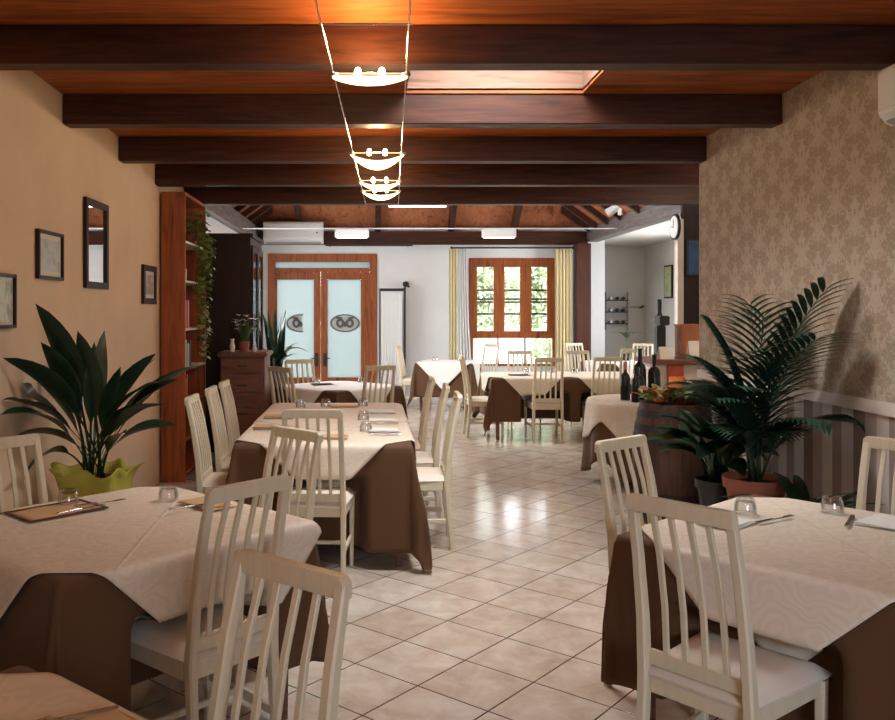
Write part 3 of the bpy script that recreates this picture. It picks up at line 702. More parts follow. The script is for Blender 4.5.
gproto = [None]
def tumbler(x, y, label, r=.042, h=.062, z=ZT+.009):
    if gproto[0] is None:
        t = root('water_glass', label, 'glass', (x, y, z), 0, 'upturned water glasses')
        MB().lathe([(r, 0), (r*.98, h*.5), (r*.80, h*.96), (r*.74, h), (.001, h), (.001, h-.014), (r*.70, h-.014), (r*.9, h*.5), (r*.92, 0)], seg=24, caps=False).obj('glass_wall', M['tumbler'], t, smooth=True)
        MB().lathe([(r*1.01, 0), (r*1.01, .003), (r*.9, .003), (r*.9, 0)], seg=24, caps=False).obj('rim', M['tumbler'], t, smooth=True)
        gproto[0] = t; return t
    return dup(gproto[0], (x, y, z), 0, label, 'upturned water glasses')
for x, y, l in [(-1.23, 3.52, 'upturned glass by the brown place mat, near left table'), (-.84, 3.60, 'upturned glass before the bookcase, near left table'),
                (1.47, 3.36, 'left glass of the two on the near right table'), (1.82, 3.38, 'right glass of the two on the near right table'),
                (-.56, 7.06, 'leftmost glass at the far end of the long middle table'), (-.36, 7.14, 'second glass from the left at the far end of the long middle table'),
                (-.05, 7.16, 'farthest of the three glasses in line on the long middle table'), (-.04, 6.25, 'middle of the three glasses in line on the long middle table'),
                (-.02, 5.66, 'nearest of the three glasses in line on the long middle table'), (-.58, 9.45, 'left glass on the small far-left table'),
                (-.08, 9.5, 'right glass on the small far-left table'), (2.0, 10.9, 'left glass on the wide table by the window'), (2.35, 11.0, 'middle glass on the wide table by the window'),
                (2.62, 10.95, 'right glass on the wide table by the window'), (1.05, 13.7, 'glass on the left of the small table by the white rear wall'),
                (1.45, 13.7, 'glass on the right of the small table by the white rear wall')]:
    tumbler(x, y, l)
def napkin(x, y, w, d, rz, m, label, border=False, z=ZT+.0105):
    t = root('place_mat' if border else 'paper_napkin', label, 'place mat' if border else 'napkin', (x, y, z), rz)
    b = MB(); n = 8; rnd = random.Random(x*7+y)
    k0 = .004 if not border else .0015
    for i in range(n+1):
        for j in range(n+1): u, v = i/n-.5, j/n-.5; b.v.append((u*w, v*d, k0*(1+sin(7*u+3*v))*.7+.001))
    for i in range(n):
        for j in range(n): q = i*(n+1)+j; b.f.append((q, q+n+1, q+n+2, q+1))
    b.obj('sheet', m, t, smooth='all', solid=-.0015)
    if border:
        b = B(-w/2-.012, w/2+.012, -d/2-.012, -d/2, 0, .005); b.box(-w/2-.012, w/2+.012, d/2, d/2+.012, 0, .005)
        b.box(-w/2-.012, -w/2, -d/2, d/2, 0, .005); b.box(w/2, w/2+.012, -d/2, d/2, 0, .005); b.obj('border', M['trimdk'], t, label='dark border')
    else:
        b = MB(); b.prism([(-w/2, -d/2+.01, .0075), (w/2-.03, -d/2+.01, .0075), (w/2-.01, d/2-.02, .0075), (-w/2, d/2, .0075)], (0, 0, .002), 0); b.obj('folded_layer', m, t)
def knife(x, y, rz, label, z=ZT+.013, L=.21, fork=False):
    t = root('table_fork' if fork else 'table_knife', label, 'fork' if fork else 'knife', (x, y, z), rz)
    MB().sweep([(0, -L/2, .003), (0, -.02, .004), (0, .0, .003)], [.016, .012, .008], [.006, .006, .004], up=(0, 0, 1)).obj('handle', M['steel'], t, smooth=True)
    b = MB()
    if fork:
        b.sweep([(0, 0, .003), (0, .05, .003), (0, .065, .004)], [.007, .008, .022], .003, up=(0, 0, 1))
        for dx in (-.009, -.003, .003, .009): b.sweep([(dx, .065, .004), (dx, .105, .006)], .003, .002, up=(0, 0, 1))
        b.obj('tines', M['steel'], t)
    else:
        b.prism([(-.007, 0, .002), (.008, 0, .002), (.011, .06, .002), (.006, .105, .002), (-.007, .105, .002)], (0, 0, .002), 0); b.obj('blade', M['steel'], t)
napkin(-1.235, 3.40, .30, .20, R_(47), M['nap'], 'brown place mat with a dark border on the near left table', True)
napkin(-.66, 3.50, .22, .14, R_(-43), M['nap'], 'straw coloured napkin beside the glass on the near left table')
knife(-.70, 3.42, R_(-50), 'knife beside the napkin at the back of the near left table', ZT+.022)
knife(-1.13, 3.38, R_(-40), 'dark knife lying across the brown place mat', ZT+.02); knife(-1.10, 3.52, R_(-55), 'fork by the glass on the near left table', ZT+.012, fork=True)
napkin(-.52, 1.55, .26, .2, R_(50), M['nap'], 'straw coloured napkin on the bottom left corner table')
knife(-.585, 1.64, R_(-62), 'knife on the table in the bottom left corner', ZT+.02); knife(-.70, 1.60, R_(-60), 'fork on the table in the bottom left corner', ZT+.012, fork=True)
napkin(1.33, 3.20, .20, .14, R_(41), M['napw'], 'pale yellowish napkin behind the large chair, near right table')
napkin(1.93, 3.20, .22, .16, R_(41), M['napw'], 'white napkin by the right glass on the near right table')
knife(1.80, 3.22, R_(-35), 'knife beside the right glass on the near right table'); knife(1.53, 3.24, R_(-60), 'fork beside the left glass on the near right table', fork=True)
for x, y, l in [(-.66, 6.42, 'straw napkin on the left of the long middle table, farther one'), (-.66, 5.85, 'straw napkin on the left of the long middle table, nearer one'),
                (-.25, 5.38, 'straw napkin at the front end of the long middle table'), (-.2, 7.1, 'straw napkin at the far end of the long middle table')]:
    napkin(x, y, .24, .16, 0, M['nap'], l)
for x, y, l in [(.1, 6.75, 'pale napkin on the right of the long middle table, farthest one'), (.1, 6.2, 'pale napkin on the right of the long middle table, middle one'), (.1, 5.68, 'pale napkin on the right of the long middle table, nearest one')]:
    napkin(x, y, .2, .16, 0, M['napw'], l)
for i, (x, y, w_) in enumerate([(.1, 6.60, 'right side, farthest'), (.1, 6.03, 'right side, middle'), (.1, 5.50, 'right side, nearest'), (-.66, 6.28, 'left side, farther'), (-.66, 5.71, 'left side, nearer')]):
    knife(x, y, R_(88), 'knife on the long middle table, %s' % w_, ZT+.012)
    knife(x, y-.03 if x > 0 else y-.035, R_(90), 'fork on the long middle table, %s' % w_, ZT+.012, fork=True)
napkin(1.85, 10.6, .26, .18, 0, M['black'], 'dark folded napkin at the left of the wide window table')
napkin(-.5, 9.25, .24, .16, R_(20), M['trimdk'], 'dark napkin on the small far-left table')
# small plant on the annex table
def leaf(b, base, az, L, w, el0, el1, stalk=.35, n=10, fold=.25, twist=0):
    p = Vector(base); step = L/n; rows = []
    for i in range(n+1):
        t = i/n; el = el0+(el1-el0)*t**1.3; d = Vector((cos(az)*cos(el), sin(az)*cos(el), sin(el)))
        side = Vector((-sin(az), cos(az), 0)); up = side.cross(d)*-1
        side = (side*cos(twist*t)+up*sin(twist*t)).normalized()
        if t < stalk: ww = .004+w*.03
        else:
            q = (t-stalk)/(1-stalk); ww = w*.5*(max(0, sin(pi*min(1, q**.75)))**.8)+.001
        rows.append((p.copy(), side, up, ww)); p = p+d*step
    k = len(b.v)
    for p, s_, u, ww in rows: b.v += [tuple(p-s_*ww+u*ww*fold), tuple(p), tuple(p+s_*ww+u*ww*fold)]
    for i in range(n):
        for j in range(2): q = k+i*3+j; b.f.append((q, q+1, q+4, q+3))
t = root('small_palm', 'small potted palm on the annex table', 'plant', (4.12, 13.75, ZT+.009))
MB().lathe([(.06, 0), (.08, .1), (.085, .11), (.07, .105), (.001, .09)], seg=16).obj('pot', M['black'], t, smooth=True)
b = MB()
for i in range(9): leaf(b, (0, 0, .33), i*.7, .3, .045, 1.0, -.6, .1)
b.obj('fronds', M['leaf'], t, smooth='all'); MB().tube([(0, 0, .09), (.01, 0, .34)], .008).obj('stem', M['stem'], t)

# ---------------------------------------------------------------- barrel with its autumn display
bt = root('wine_barrel', 'dark old wine barrel used as a stand beside the round table', 'barrel', (2.245, 6.33, 0))
prof = [(.24+.06*sin(pi*i/16), .88*i/16) for i in range(17)]
MB().lathe(prof, seg=32).obj('staves', M['barrel'], bt, smooth=True)
for z in (.05, .2, .60, .68, .78):
    r1 = .24+.06*sin(pi*z/.88)+.004; r2 = .24+.06*sin(pi*(z+.05)/.88)+.004
    MB().lathe([(r1-.01, z), (r1, z), (r2, z+.05), (r2-.01, z+.05)], seg=32, caps=False).obj('hoop', M['hoop'], bt, smooth=True)
def candle(x, y, r, h, label, z=.884):
    t = root('pillar_candle', label, 'candle', (x, y, z))
    MB().lathe([(.001, 0), (r*1.0, 0), (r, h*.94), (r*.93, h), (r*.6, h*.96), (.001, h*.93)], seg=24).obj('wax', M['orange'], t, smooth=True)
    MB().tube([(0, 0, h*.92), (.003, 0, h+.012)], .002, 6).obj('wick', M['black'], t)
candle(2.245, 6.27, .058, .185, 'tall orange pillar candle on the barrel')
def pumpkin(x, y, r, label, m, z=.884):
    t = root('pumpkin', label, 'pumpkin', (x, y, z)); b = MB(); N = 40; K = 12
    for k_ in range(K+1):
        a = pi*k_/K-pi/2
        for j in range(N): q = 2*pi*j/N; rr = r*cos(a)*(1+.07*abs(cos(4*q)))+.001; b.v.append((rr*cos(q), rr*sin(q), r*.72*(1+sin(a))))
    for k_ in range(K):
        for j in range(N): p = k_*N; b.f.append((p+j, p+(j+1) % N, p+N+(j+1) % N, p+N+j))
    b.obj('flesh', m, t, smooth='all'); MB().tube([(0, 0, r*1.38), (.01, 0, r*1.7)], [.012, .008], 6).obj('stalk', M['stem'], t)
pumpkin(2.13, 6.33, .065, 'pale orange pumpkin left of the tall candle on the barrel', M['tangerine'])
pumpkin(2.10, 6.22, .04, 'small orange gourd at the left front of the barrel top', M['orange'])
pumpkin(2.39, 6.42, .05, 'small reddish gourd at the back right of the barrel top', M['tangerine'])
t = root('grey_bowl', 'dark grey bowl on the right of the barrel top', 'bowl', (2.405, 6.28, .884))
MB().lathe([(.03, 0), (.045, .005), (.07, .05), (.075, .1), (.068, .1), (.06, .05), (.001, .02)], seg=24).obj('bowl_body', M['slate'], t, smooth=True)
rnd = random.Random(5)
for nm, m_, n_, lb in (('autumn_leaves', 'autumn', 90, 'yellow and rust autumn leaves scattered on the barrel top'), ('ivy_garland', 'ivy', 60, 'green leaf garland around the candle on the barrel')):
    b = MB()
    for i in range(n_):
        q = rnd.uniform(2.6, 5.9) if nm[0] == 'i' else rnd.uniform(0, 2*pi); rr = rnd.uniform(.1, .25)
        leaf(b, (rr*cos(q)*.95, rr*sin(q)*.95, .006+rnd.random()*.05), rnd.uniform(0, 6.28), rnd.uniform(.08, .13), .065, rnd.uniform(.3, 1.2), rnd.uniform(-.7, .4), .1, 5)
    for i, p in enumerate(b.v): b.v[i] = (p[0], p[1], max(.003, p[2]) if hypot(p[0], p[1]) < .25 else p[2])
    o = b.obj(nm, M[m_], smooth='all'); o.location = (2.245, 6.33, .882); tag(o, lb, 'leaves')
    o['kind'] = 'stuff'

# ---------------------------------------------------------------- plants
def pot(t, r, h, m='terra', z=0):
    MB().lathe([(r*.72, z), (r*.95, z+h*.8), (r*1.05, z+h*.8), (r*1.08, z+h), (r*.96, z+h), (r*.9, z+h*.85), (.001, z+h*.85)], seg=32).obj('pot', M[m], t, smooth=True)
    MB().lathe([(.001, z+h*.86), (r*.93, z+h*.87), (.001, z+h*.9)], seg=20, caps=False).obj('soil', M['soil'], t)
# stand + kentia palm
def stand(x, y, r, h, label):
    t = root('plant_stand', label, 'stand', (x, y, 0))
    MB().lathe([(.001, h-.03), (r, h-.03), (r, h), (.001, h)], seg=24, caps=False).obj('top', M['darkw'], t)
    for q in range(4):
        a = q*pi/2+.78; MB().sweep([(r*.85*cos(a), r*.85*sin(a), 0), (r*.7*cos(a), r*.7*sin(a), h-.03)], .03, .03).obj('leg', M['darkw'], t)
stand(2.21, 4.92, .17, .30, 'low dark stand under the terracotta pot by the striped wall')
t = root('potted_palm', 'feathery palm in a terracotta pot against the striped wall', 'plant', (2.21, 4.92, .301))
pot(t, .165, .30)
def frond(b, base, az, L, el0, el1, nl=20, ll=.30):
    p = Vector(base); n = 22; pts = []; az0 = az
    for i in range(n+1):
        tt = i/n; el = el0+(el1-el0)*tt**1.6; d = Vector((cos(az)*cos(el), sin(az)*cos(el), sin(el))); pts.append((p.copy(), d, el)); p = p+d*(L/n)
    b.tube([q[0] for q in pts], [.006*(1-i/n)+.0015 for i in range(n+1)], 5)
    for i in range(7, n+1):
        tt = (i-7)/(n-7); q, d, el = pts[i]; side = Vector((-sin(az), cos(az), 0))
        l = ll*(.55+.6*sin(pi*(.15+.75*tt)))
        for sg in (-1, 1):
            dv = (side*sg*.8+d*.75).normalized(); a2 = atan2(dv.y, dv.x); e2 = math.asin(max(-1, min(1, dv.z)))
            leaf(b, q, a2, l, .034, e2+.15, e2-.75, .0, 6, .3)
b = MB(); rnd = random.Random(11)
for az, L, e0, e1 in [(-1.15, 1.18, 1.40, .80), (1.3, 1.1, 1.5, .75), (-1.4, 1.0, 1.35, .45), (-1.75, .85, 1.4, .5), (3.0, .75, 1.48, .6), (2.4, .65, 1.45, .3), (-2.3, .7, 1.35, .3), (-1.2, .65, 1.2, -.1), (4.3, .5, 1.2, .0), (.9, .95, 1.5, 1.0), (3.6, .6, 1.4, .3), (-1.9, 1.0, 1.5, .9), (2.8, .9, 1.52, 1.0)]:
    frond(b, (rnd.uniform(-.03, .03), rnd.uniform(-.03, .03), .27), az, L, e0, e1)
for i, p in enumerate(b.v):                                     # the wall keeps the fronds in the room
    if p[0] > .335: b.v[i] = (.335-.02*random.random(), p[1], p[2])
b.obj('fronds', M['palm'], t, smooth='all')
# broad-leaved plant left of the palm
stand(2.20, 5.42, .15, .22, 'low dark stand under the broad-leaved plant next to the barrel')
t = root('broad_leaved_plant', 'glossy broad-leaved plant between the palm and the barrel', 'plant', (2.20, 5.42, .221))
pot(t, .13, .27, 'black'); b = MB(); rnd = random.Random(3)
for i in range(64):
    az = rnd.uniform(0, 6.28); L = rnd.uniform(.42, .64)
    leaf(b, (rnd.uniform(-.06, .06), rnd.uniform(-.06, .06), .23), az, L, rnd.uniform(.10, .15), rnd.uniform(1.1, 1.5), rnd.uniform(-.9, .7), .4, 12, .25, rnd.uniform(-.6, .6))
for i, p in enumerate(b.v):
    if p[0] > .34: b.v[i] = (.34-.02*random.random(), p[1], p[2])
b.obj('leaves', M['leaf'], t, smooth='all')
t = root('floor_plant', 'low dark leafy plant on the floor under the chair rail, right of the palm', 'plant', (2.24, 4.42, 0))
pot(t, .13, .30, 'slate'); b = MB(); rnd = random.Random(13)
for i in range(26):
    leaf(b, (rnd.uniform(-.04, .04), rnd.uniform(-.04, .04), .27), rnd.uniform(0, 6.28), rnd.uniform(.4, .62), .07, rnd.uniform(1.1, 1.5), rnd.uniform(-.9, .2), .35, 10)
for i, p in enumerate(b.v):
    if p[0] > .30: b.v[i] = (.30-.01*random.random(), p[1], p[2])
b.obj('leaves', M['leaf'], t, smooth='all')
# left plant with tulle
stand(-1.58, 4.95, .16, .33, 'low dark stand under the plant in yellow wrap')
t = root('wrapped_plant', 'tall dark strap-leaved plant in yellow-green tulle behind the near left table', 'plant', (-1.58, 4.95, .331))
pot(t, .14, .26)
b = MB(); N = 60
for k_, (r, z) in enumerate([(.13, -.0), (.19, .08), (.20, .16), (.195, .23), (.21, .29), (.235, .32)]):
    for j in range(N): q = 2*pi*j/N; rr = r*(1+.06*sin(9*q+k_)+.03*k_*sin(5*q)); b.v.append((rr*cos(q), rr*sin(q), max(.004, z+.02*sin(7*q)*(k_ > 3))))
for k_ in range(5):
    for j in range(N): p = k_*N; b.f.append((p+j, p+(j+1) % N, p+N+(j+1) % N, p+N+j))
b.obj('tulle_wrap', M['yellowwrap'], t, smooth='all', solid=-.002)
b = MB(); rnd = random.Random(21)
# (azimuth, length, width, start elevation, end elevation)
for az, L, w, e0, e1 in [(-1.9, 1.0, .15, 1.45, .75), (-2.0, 1.2, .15, 1.5, .85), (-1.7, 1.0, .14, 1.5, 1.0), (-.5, .85, .14, 1.25, .05), (-.35, .9, .15, 1.3, .35), (0, .9, .14, 1.42, .8),
                         (-2.2, 1.1, .14, 1.3, .35), (-2.1, .9, .14, 1.25, -.1), (1.5, .95, .11, 1.52, 1.25), (-1.2, .9, .11, 1.52, 1.2), (-.7, .75, .12, 1.25, .3), (3.0, .8, .11, 1.4, .6),
                         (2.2, .85, .11, 1.45, .8), (.8, .9, .12, 1.4, .6), (-2.4, .75, .13, 1.15, -.3), (-1.0, .6, .10, 1.2, .1), (-.1, .7, .12, 1.15, -.1), (-1.9, .75, .12, 1.05, -.9), (.4, .85, .13, 1.35, .5), (-.35, 1.05, .14, 1.22, .35), (-.6, .95, .13, 1.28, .25), (-2.3, 1.0, .15, 1.2, .0), (-2.6, .9, .14, 1.3, .3), (-.9, .8, .12, 1.45, .9)]:
    leaf(b, (rnd.uniform(-.06, .06), rnd.uniform(-.05, .05), .22), az+.05, L*.96, w*.95, e0-.06, e1-.1, .46, 14, .3, rnd.uniform(-.9, .9))
for i, p in enumerate(b.v):
    if p[0] < -.30: b.v[i] = (-.30+.01*random.random(), p[1], p[2])
b.obj('leaves', M['leaf'], t, smooth='all')
# ---------------------------------------------------------------- pictures on the left wall
def picture(y0, y1, z0, z1, fw, label, inner, cat='picture', mount=.0, name='framed_picture'):
    t = root(name, label, cat, (XL+.001, (y0+y1)/2, (z0+z1)/2)); h, w = (z1-z0)/2, (y1-y0)/2
    b = B(0, .025, -w, -w+fw, -h, h); b.box(0, .025, w-fw, w, -h, h); b.box(0, .025, -w+fw, w-fw, h-fw, h); b.box(0, .025, -w+fw, w-fw, -h, -h+fw)
    b.obj('frame', M['picframe'], t, bevel=.002)
    B(.002, .010, -w+fw, w-fw, -h+fw, h-fw).obj('mirror_glass' if inner == 'mirror' else 'mount', M['mirror'] if inner == 'mirror' else M['tag'], t)
    if inner != 'mirror': B(.0101, .012, -w+fw+mount, w-fw-mount, -h+fw+mount, h-fw-mount).obj('print', M[inner], t)
picture(4.19, 4.58, 1.46, 1.745, .018, 'dark framed picture cut by the left edge of the photo', 'print2', mount=.01)
picture(4.89, 5.29, 1.735, 2.02, .02, 'dark framed misty print on the left wall, left of the mirror', 'print1', mount=.03)
picture(5.71, 6.20, 1.705, 2.31, .045, 'tall dark framed mirror on the left wall', 'mirror', 'mirror', name='wall_mirror')
picture(7.17, 7.60, 1.61, 1.94, .05, 'small dark framed print on the left wall beside the bookcase', 'print3', mount=.03)
# ---------------------------------------------------------------- air conditioners
def aircon(loc, w, h, dep, rz, label):
    t = root('air_conditioner', label, 'air conditioner', loc, rz)
    b = MB(); b.prism([(-w/2, 0, 0), (-w/2, -dep*.75, 0), (-w/2, -dep, h*.2), (-w/2, -dep, h*.92), (-w/2, -dep*.85, h), (-w/2, 0, h)], (w, 0, 0), 0); b.obj('casing', M['plastic'], t, bevel=.008)
    b = MB(); b.prism([(-w/2+.04, -dep*.55, -.012), (-w/2+.04, -dep*.9, .012), (-w/2+.04, -dep*.9, .02), (-w/2+.04, -dep*.55, -.004)], (w-.08, 0, 0), 0); b.obj('louvre', M['plastic2'], t)
    B(-w/2+.03, w/2-.03, -dep-.004, -dep-.0005, h*.27, h*.88).obj('front_panel', M['plastic'], t, bevel=.001)
    B(w/2-.12, w/2-.09, -dep-.006, -dep-.0045, h*.45, h*.52).obj('indicator', M['black'], t)
aircon((-1.33, 15.3, pz(245)+.0), 1.05, .38, .24, 0, 'white air conditioner above the glazed double door')
aircon((XR-.002, 3.60, 2.41), .82, .27, .19, pi/2*3, 'white air conditioner high on the right wall, cut by the photo edge')
# ---------------------------------------------------------------- bookcase
bk = root('bookcase', 'tall orange-brown wooden bookcase against the left wall', 'bookcase', (-1.88, 7.78, 0))
B(0, .215, 0, .03, 0, 2.63).obj('side_panel', M['casew'], bk, bevel=.002); B(0, .215, .97, 1.0, 0, 2.63).obj('side_panel', M['casew'], bk, bevel=.002)
B(0, .012, .031, .969, .05, 2.6).obj('back_panel', M['casew'], bk); B(.012, .215, .031, .969, 2.6, 2.63).obj('top_panel', M['casew'], bk)
ZS = [.06, .36, .68, 1.01, 1.37, 1.81, 2.17]
for z in ZS: B(.013, .215, .031, .969, z, z+.02).obj('shelf', M['rail'] if z > 1 else M['casew'], bk, bevel=.002)
rnd = random.Random(4)
def book(y, z, w, h, d, m, label, grp):
    t = root('book', label, 'book', (-1.865, y, z), 0, grp)
    b = B(0, d, 0, .003, 0, h); b.box(0, d, w-.003, w, 0, h); b.box(d-.003, d, .003, w-.003, 0, h); b.obj('cover', m, t)
    B(.004, d-.004, .003, w-.003, .004, h-.004).obj('pages', M['label'], t)
for zi, n_, mm, col in ((4, 6, ['book_r', 'book_p'], 'red and pink'), (3, 9, ['book_d', 'book_w', 'book_d'], 'dark and pale'), (2, 7, ['book_d', 'book_r'], 'dark and red')):
    y = 7.83
    for i in range(n_):
        w = rnd.uniform(.022, .045); mk = mm[i % len(mm)]
        book(y, ZS[zi]+.021, w, rnd.uniform(.21, .27), rnd.uniform(.165, .19), M[mk], 'upright book among the %s books on the bookcase' % col, '%s books on one bookcase shelf' % col); y += w+.002
def jar(y, z, h, m, label):
    t = root('glass_jar', label, 'jar', (-1.76, y, z)); MB().lathe([(.001, 0), (.04, 0), (.045, h*.7), (.03, h*.85), (.03, h*.9)], seg=16, caps=False).obj('jar_body', M[m], t, smooth=True)
    MB().lathe([(.034, h*.88), (.034, h), (.001, h)], seg=16).obj('lid', M['bsteel'], t, smooth=True)
jar(7.9, ZS[5]+.021, .2, 'pot_w', 'white jar on the bookcase shelf below the top'); jar(8.1, ZS[5]+.021, .15, 'pot_w', 'second smaller white jar on the bookcase shelf')
jar(8.05, ZS[6]+.021, .22, 'pot_w', 'white jar on the top bookcase shelf')
iv = root('trailing_ivy', 'green trailing plant hanging down the bookcase', 'plant', (-1.75, 8.45, ZS[6]+.021))
MB().lathe([(.05, 0), (.07, .1), (.062, .1), (.001, .09)], seg=16).obj('pot', M['terra'], iv, smooth=True)
b = MB(); st = MB(); rnd = random.Random(9)
for kx in range(6):
    y0 = rnd.uniform(-.32, .35); L = rnd.uniform(.9, 1.25) if kx < 4 else .5; pts = []
    for i in range(14):
        t_ = i/13; p = (.13+.03*sin(5*t_+kx) if i else .02, y0*min(1, t_*4)+.03*sin(9*t_+kx), .14-(t_*L) if i else .1); pts.append(p)
        if i:
            for q in range(3): leaf(b, (p[0], p[1]+rnd.uniform(-.03, .03), p[2]+rnd.uniform(-.04, .04)), rnd.uniform(-1.7, 1.7), .10, .075, rnd.uniform(-.2, .8), -1.2, .2, 5)
    st.tube(pts, .003, 5)
for i in range(45):
    leaf(b, (rnd.uniform(-.02, .08), rnd.uniform(-.35, .3), rnd.uniform(.06, .28)), rnd.uniform(-2, 2), .12, .08, rnd.uniform(0, 1), -1, .2, 5)
b.obj('leaves', M['ivy'], iv, smooth='all'); st.obj('vines', M['stem'], iv)
# ---------------------------------------------------------------- dark display cabinet, sideboard
vt = root('display_cabinet', 'tall black-brown display cabinet with a glazed side behind the sideboard', 'cabinet', (-1.76, 9.42, 0))
b = B(-.32, .46, 0, .03, 0, 2.36); b.box(-.32, .46, .95, .98, 0, 2.36); b.box(-.32, -.30, .03, .95, 0, 2.36); b.box(-.30, .46, .03, .95, 0, .9); b.box(-.30, .46, .03, .95, 2.28, 2.36); b.box(-.33, .49, -.02, 1.0, 2.36, 2.40)
b.obj('carcass', M['darkw'], vt, bevel=.003)
for y in (.04, .5):
    b = B(.462, .485, y, y+.045, .92, 2.26); b.box(.462, .485, y+.395, y+.44, .92, 2.26); b.box(.462, .485, y+.045, y+.395, .92, .98); b.box(.462, .485, y+.045, y+.395, 2.2, 2.26)
    dr = b.obj('door', M['darkw'], vt, bevel=.002); B(.470, .474, y+.045, y+.395, .98, 2.2).obj('door_glass', M['glass'], dr)
for z in (1.35, 1.8): B(-.295, .45, .035, .945, z, z+.015).obj('shelf', M['darkw'], vt)
sb = root('chest_of_drawers', 'brown wooden chest of drawers left of the far-left table', 'chest of drawers', (-1.5, 8.55, 0))
B(.02, .46, .02, .5, .0, 1.09).obj('carcass', M['side'], sb, bevel=.004)
B(-.01, .49, -.02, .52, 1.0905, 1.14).obj('top', M['side'], sb, bevel=.012)
for z0, z1 in ((.06, .36), (.38, .68), (.70, .92), (.94, 1.07)):
    dr = B(.04, .44, .002, .0195, z0, z1).obj('drawer', M['side'], sb, bevel=.004)
    B(.19, .29, -.012, .0015, (z0+z1)/2-.008, (z0+z1)/2+.008).obj('handle', M['black'], dr, bevel=.002)
t = root('flowering_plant', 'small pale flowering pot plant on the chest of drawers', 'plant', (-1.27, 8.75, 1.1405))
MB().lathe([(.045, 0), (.06, .1), (.052, .1), (.001, .09)], seg=16).obj('pot', M['terra'], t, smooth=True)
b = MB(); fb = MB(); rnd = random.Random(6)
for i in range(45): leaf(b, (rnd.uniform(-.04, .04), rnd.uniform(-.04, .04), .1), rnd.uniform(0, 6.3), rnd.uniform(.12, .26), .04, 1.2, rnd.uniform(-.3, 1), .4, 6)
for i in range(18):
    q = rnd.uniform(0, 6.3); rr = rnd.uniform(.02, .12); z = rnd.uniform(.2, .36)
    leaf(fb, (rr*cos(q), rr*sin(q), z), q, .04, .04, .5, -.3, 0, 4); leaf(fb, (rr*cos(q), rr*sin(q), z), q+2.5, .04, .04, .5, -.3, 0, 4)
b.obj('leaves', M['stem'], t, smooth='all'); fb.obj('flowers', M['pot_w'], t, smooth='all', label='pale flowers')
for x, y, h, l in ((-1.37, 8.62, .13, 'small white vase left on the chest of drawers'), (-1.15, 8.64, .07, 'low white cup on the right of the chest of drawers')):
    t = root('white_vase', l, 'vase', (x, y, 1.1405)); MB().lathe([(.02, 0), (.028, h*.4), (.015, h*.8), (.022, h)], seg=16).obj('vase_body', M['pot_w'], t, smooth=True)
# dark plant behind the far-left table
stand(-1.22, 11.3, .16, .55, 'stand under the dark plant before the glazed door')
t = root('snake_plant', 'dark upright-leaved plant before the left door leaf', 'plant', (-1.22, 11.3, .551)); pot(t, .14, .25, 'slate')
b = MB(); rnd = random.Random(8)
for i in range(16): leaf(b, (rnd.uniform(-.07, .07), rnd.uniform(-.07, .07), .2), rnd.uniform(0, 6.3), rnd.uniform(.5, .85), .075, 1.45, 1.3, .02, 8)
for i in range(18): leaf(b, (rnd.uniform(-.05, .05), rnd.uniform(-.05, .05), .2), rnd.uniform(0, 6.3), rnd.uniform(.3, .55), .10, 1.3, rnd.uniform(-.8, .4), .3, 10)
leaf(b, (0, 0, .2), 0, .62, .11, 1.45, -.9, .3, 12)
b.obj('leaves', M['leaf'], t, smooth='all')
# ribbed panel in a black frame
t = root('folding_screen', 'white ribbed panel in a black metal frame beside the glazed door', 'screen', (.2, 15.2, 0))
b = MB()
for i in range(11): b.tube([(.03+.034*i, 0, .25), (.03+.034*i, 0, 1.86)], .018, 8)
b.obj('ribbed_panel', M['plastic'], t, smooth=True)
b = B(-.02, .005, -.02, .02, .0, 1.95); b.obj('post', M['black'], t); B(.41, .45, -.02, .02, 0, 1.97).obj('post', M['black'], t)
B(.005, .41, -.02, .02, 1.90, 1.95).obj('top_bar', M['black'], t)
t = root('coat_hook', 'black round-headed hook on the white rear wall', 'hook', (.66, YB, 2.03))
MB().tube([(0, -.002, 0), (0, -.08, 0), (.06, -.12, -.05)], .02).obj('arm', M['black'], t, smooth=True)
MB().lathe([(.001, -.06), (.045, -.04), (.06, 0), (.045, .04), (.001, .06)], (0, -.1, 0), 14).obj('knob', M['black'], t, smooth=True)
# ---------------------------------------------------------------- curtains
def curtain(x0, x1, m, label, z0, z1, folds, sway=0):
    b = MB(); N, K = folds*10, 14
    for k_ in range(K+1):
        t_ = k_/K
        for i in range(N+1):
            u = i/N; b.v.append((x0+(x1-x0)*u+sway*t_*t_*(.3+u), .02+.03*sin(u*folds*2*pi)*(1+.5*t_), z1+(z0-z1)*t_))
    for k_ in range(K):
        for i in range(N): q = k_*(N+1)+i; b.f.append((q, q+1, q+N+2, q+N+1))
    o = b.obj('curtain', M[m], smooth='all', solid=-.003); o.location = (0, 15.18, 0); tag(o, label, 'curtain')
curtain(px(449)*.98, px(457.5)*.98, 'curt_y', 'yellow curtain left of the rear window', .15, pz(250), 3)
curtain(px(458)*.98, px(467)*.98, 'curt_w', 'sheer white curtain left of the rear window', .15, pz(250), 4, .09)
curtain(px(555)*.98, px(571.5)*.98, 'curt_y', 'yellow curtain right of the rear window', .15, pz(250), 5)
t = root('curtain_rod', 'dark curtain rod over the rear window', 'curtain rod', (0, 15.2, pz(249)))
MB().tube([(px(450), 0, 0), (px(569), 0, 0)], .013).obj('rod', M['black'], t)
for x in (450, 569): MB().lathe([(.001, -.03), (.03, 0), (.001, .03)], (px(x), 0, 0), 12).obj('finial', M['black'], t, smooth=True)
t = root('door_rod', 'thin dark rod above the glazed double door', 'rod', (0, 15.26, 2.715))
MB().tube([(px(326), 0, 0), (px(412), 0, 0)], .014).obj('rod', M['black'], t)
for x in (330, 408): B(px(x)-.01, px(x)+.01, 0, .23, -.01, .01).obj('bracket', M['black'], t)
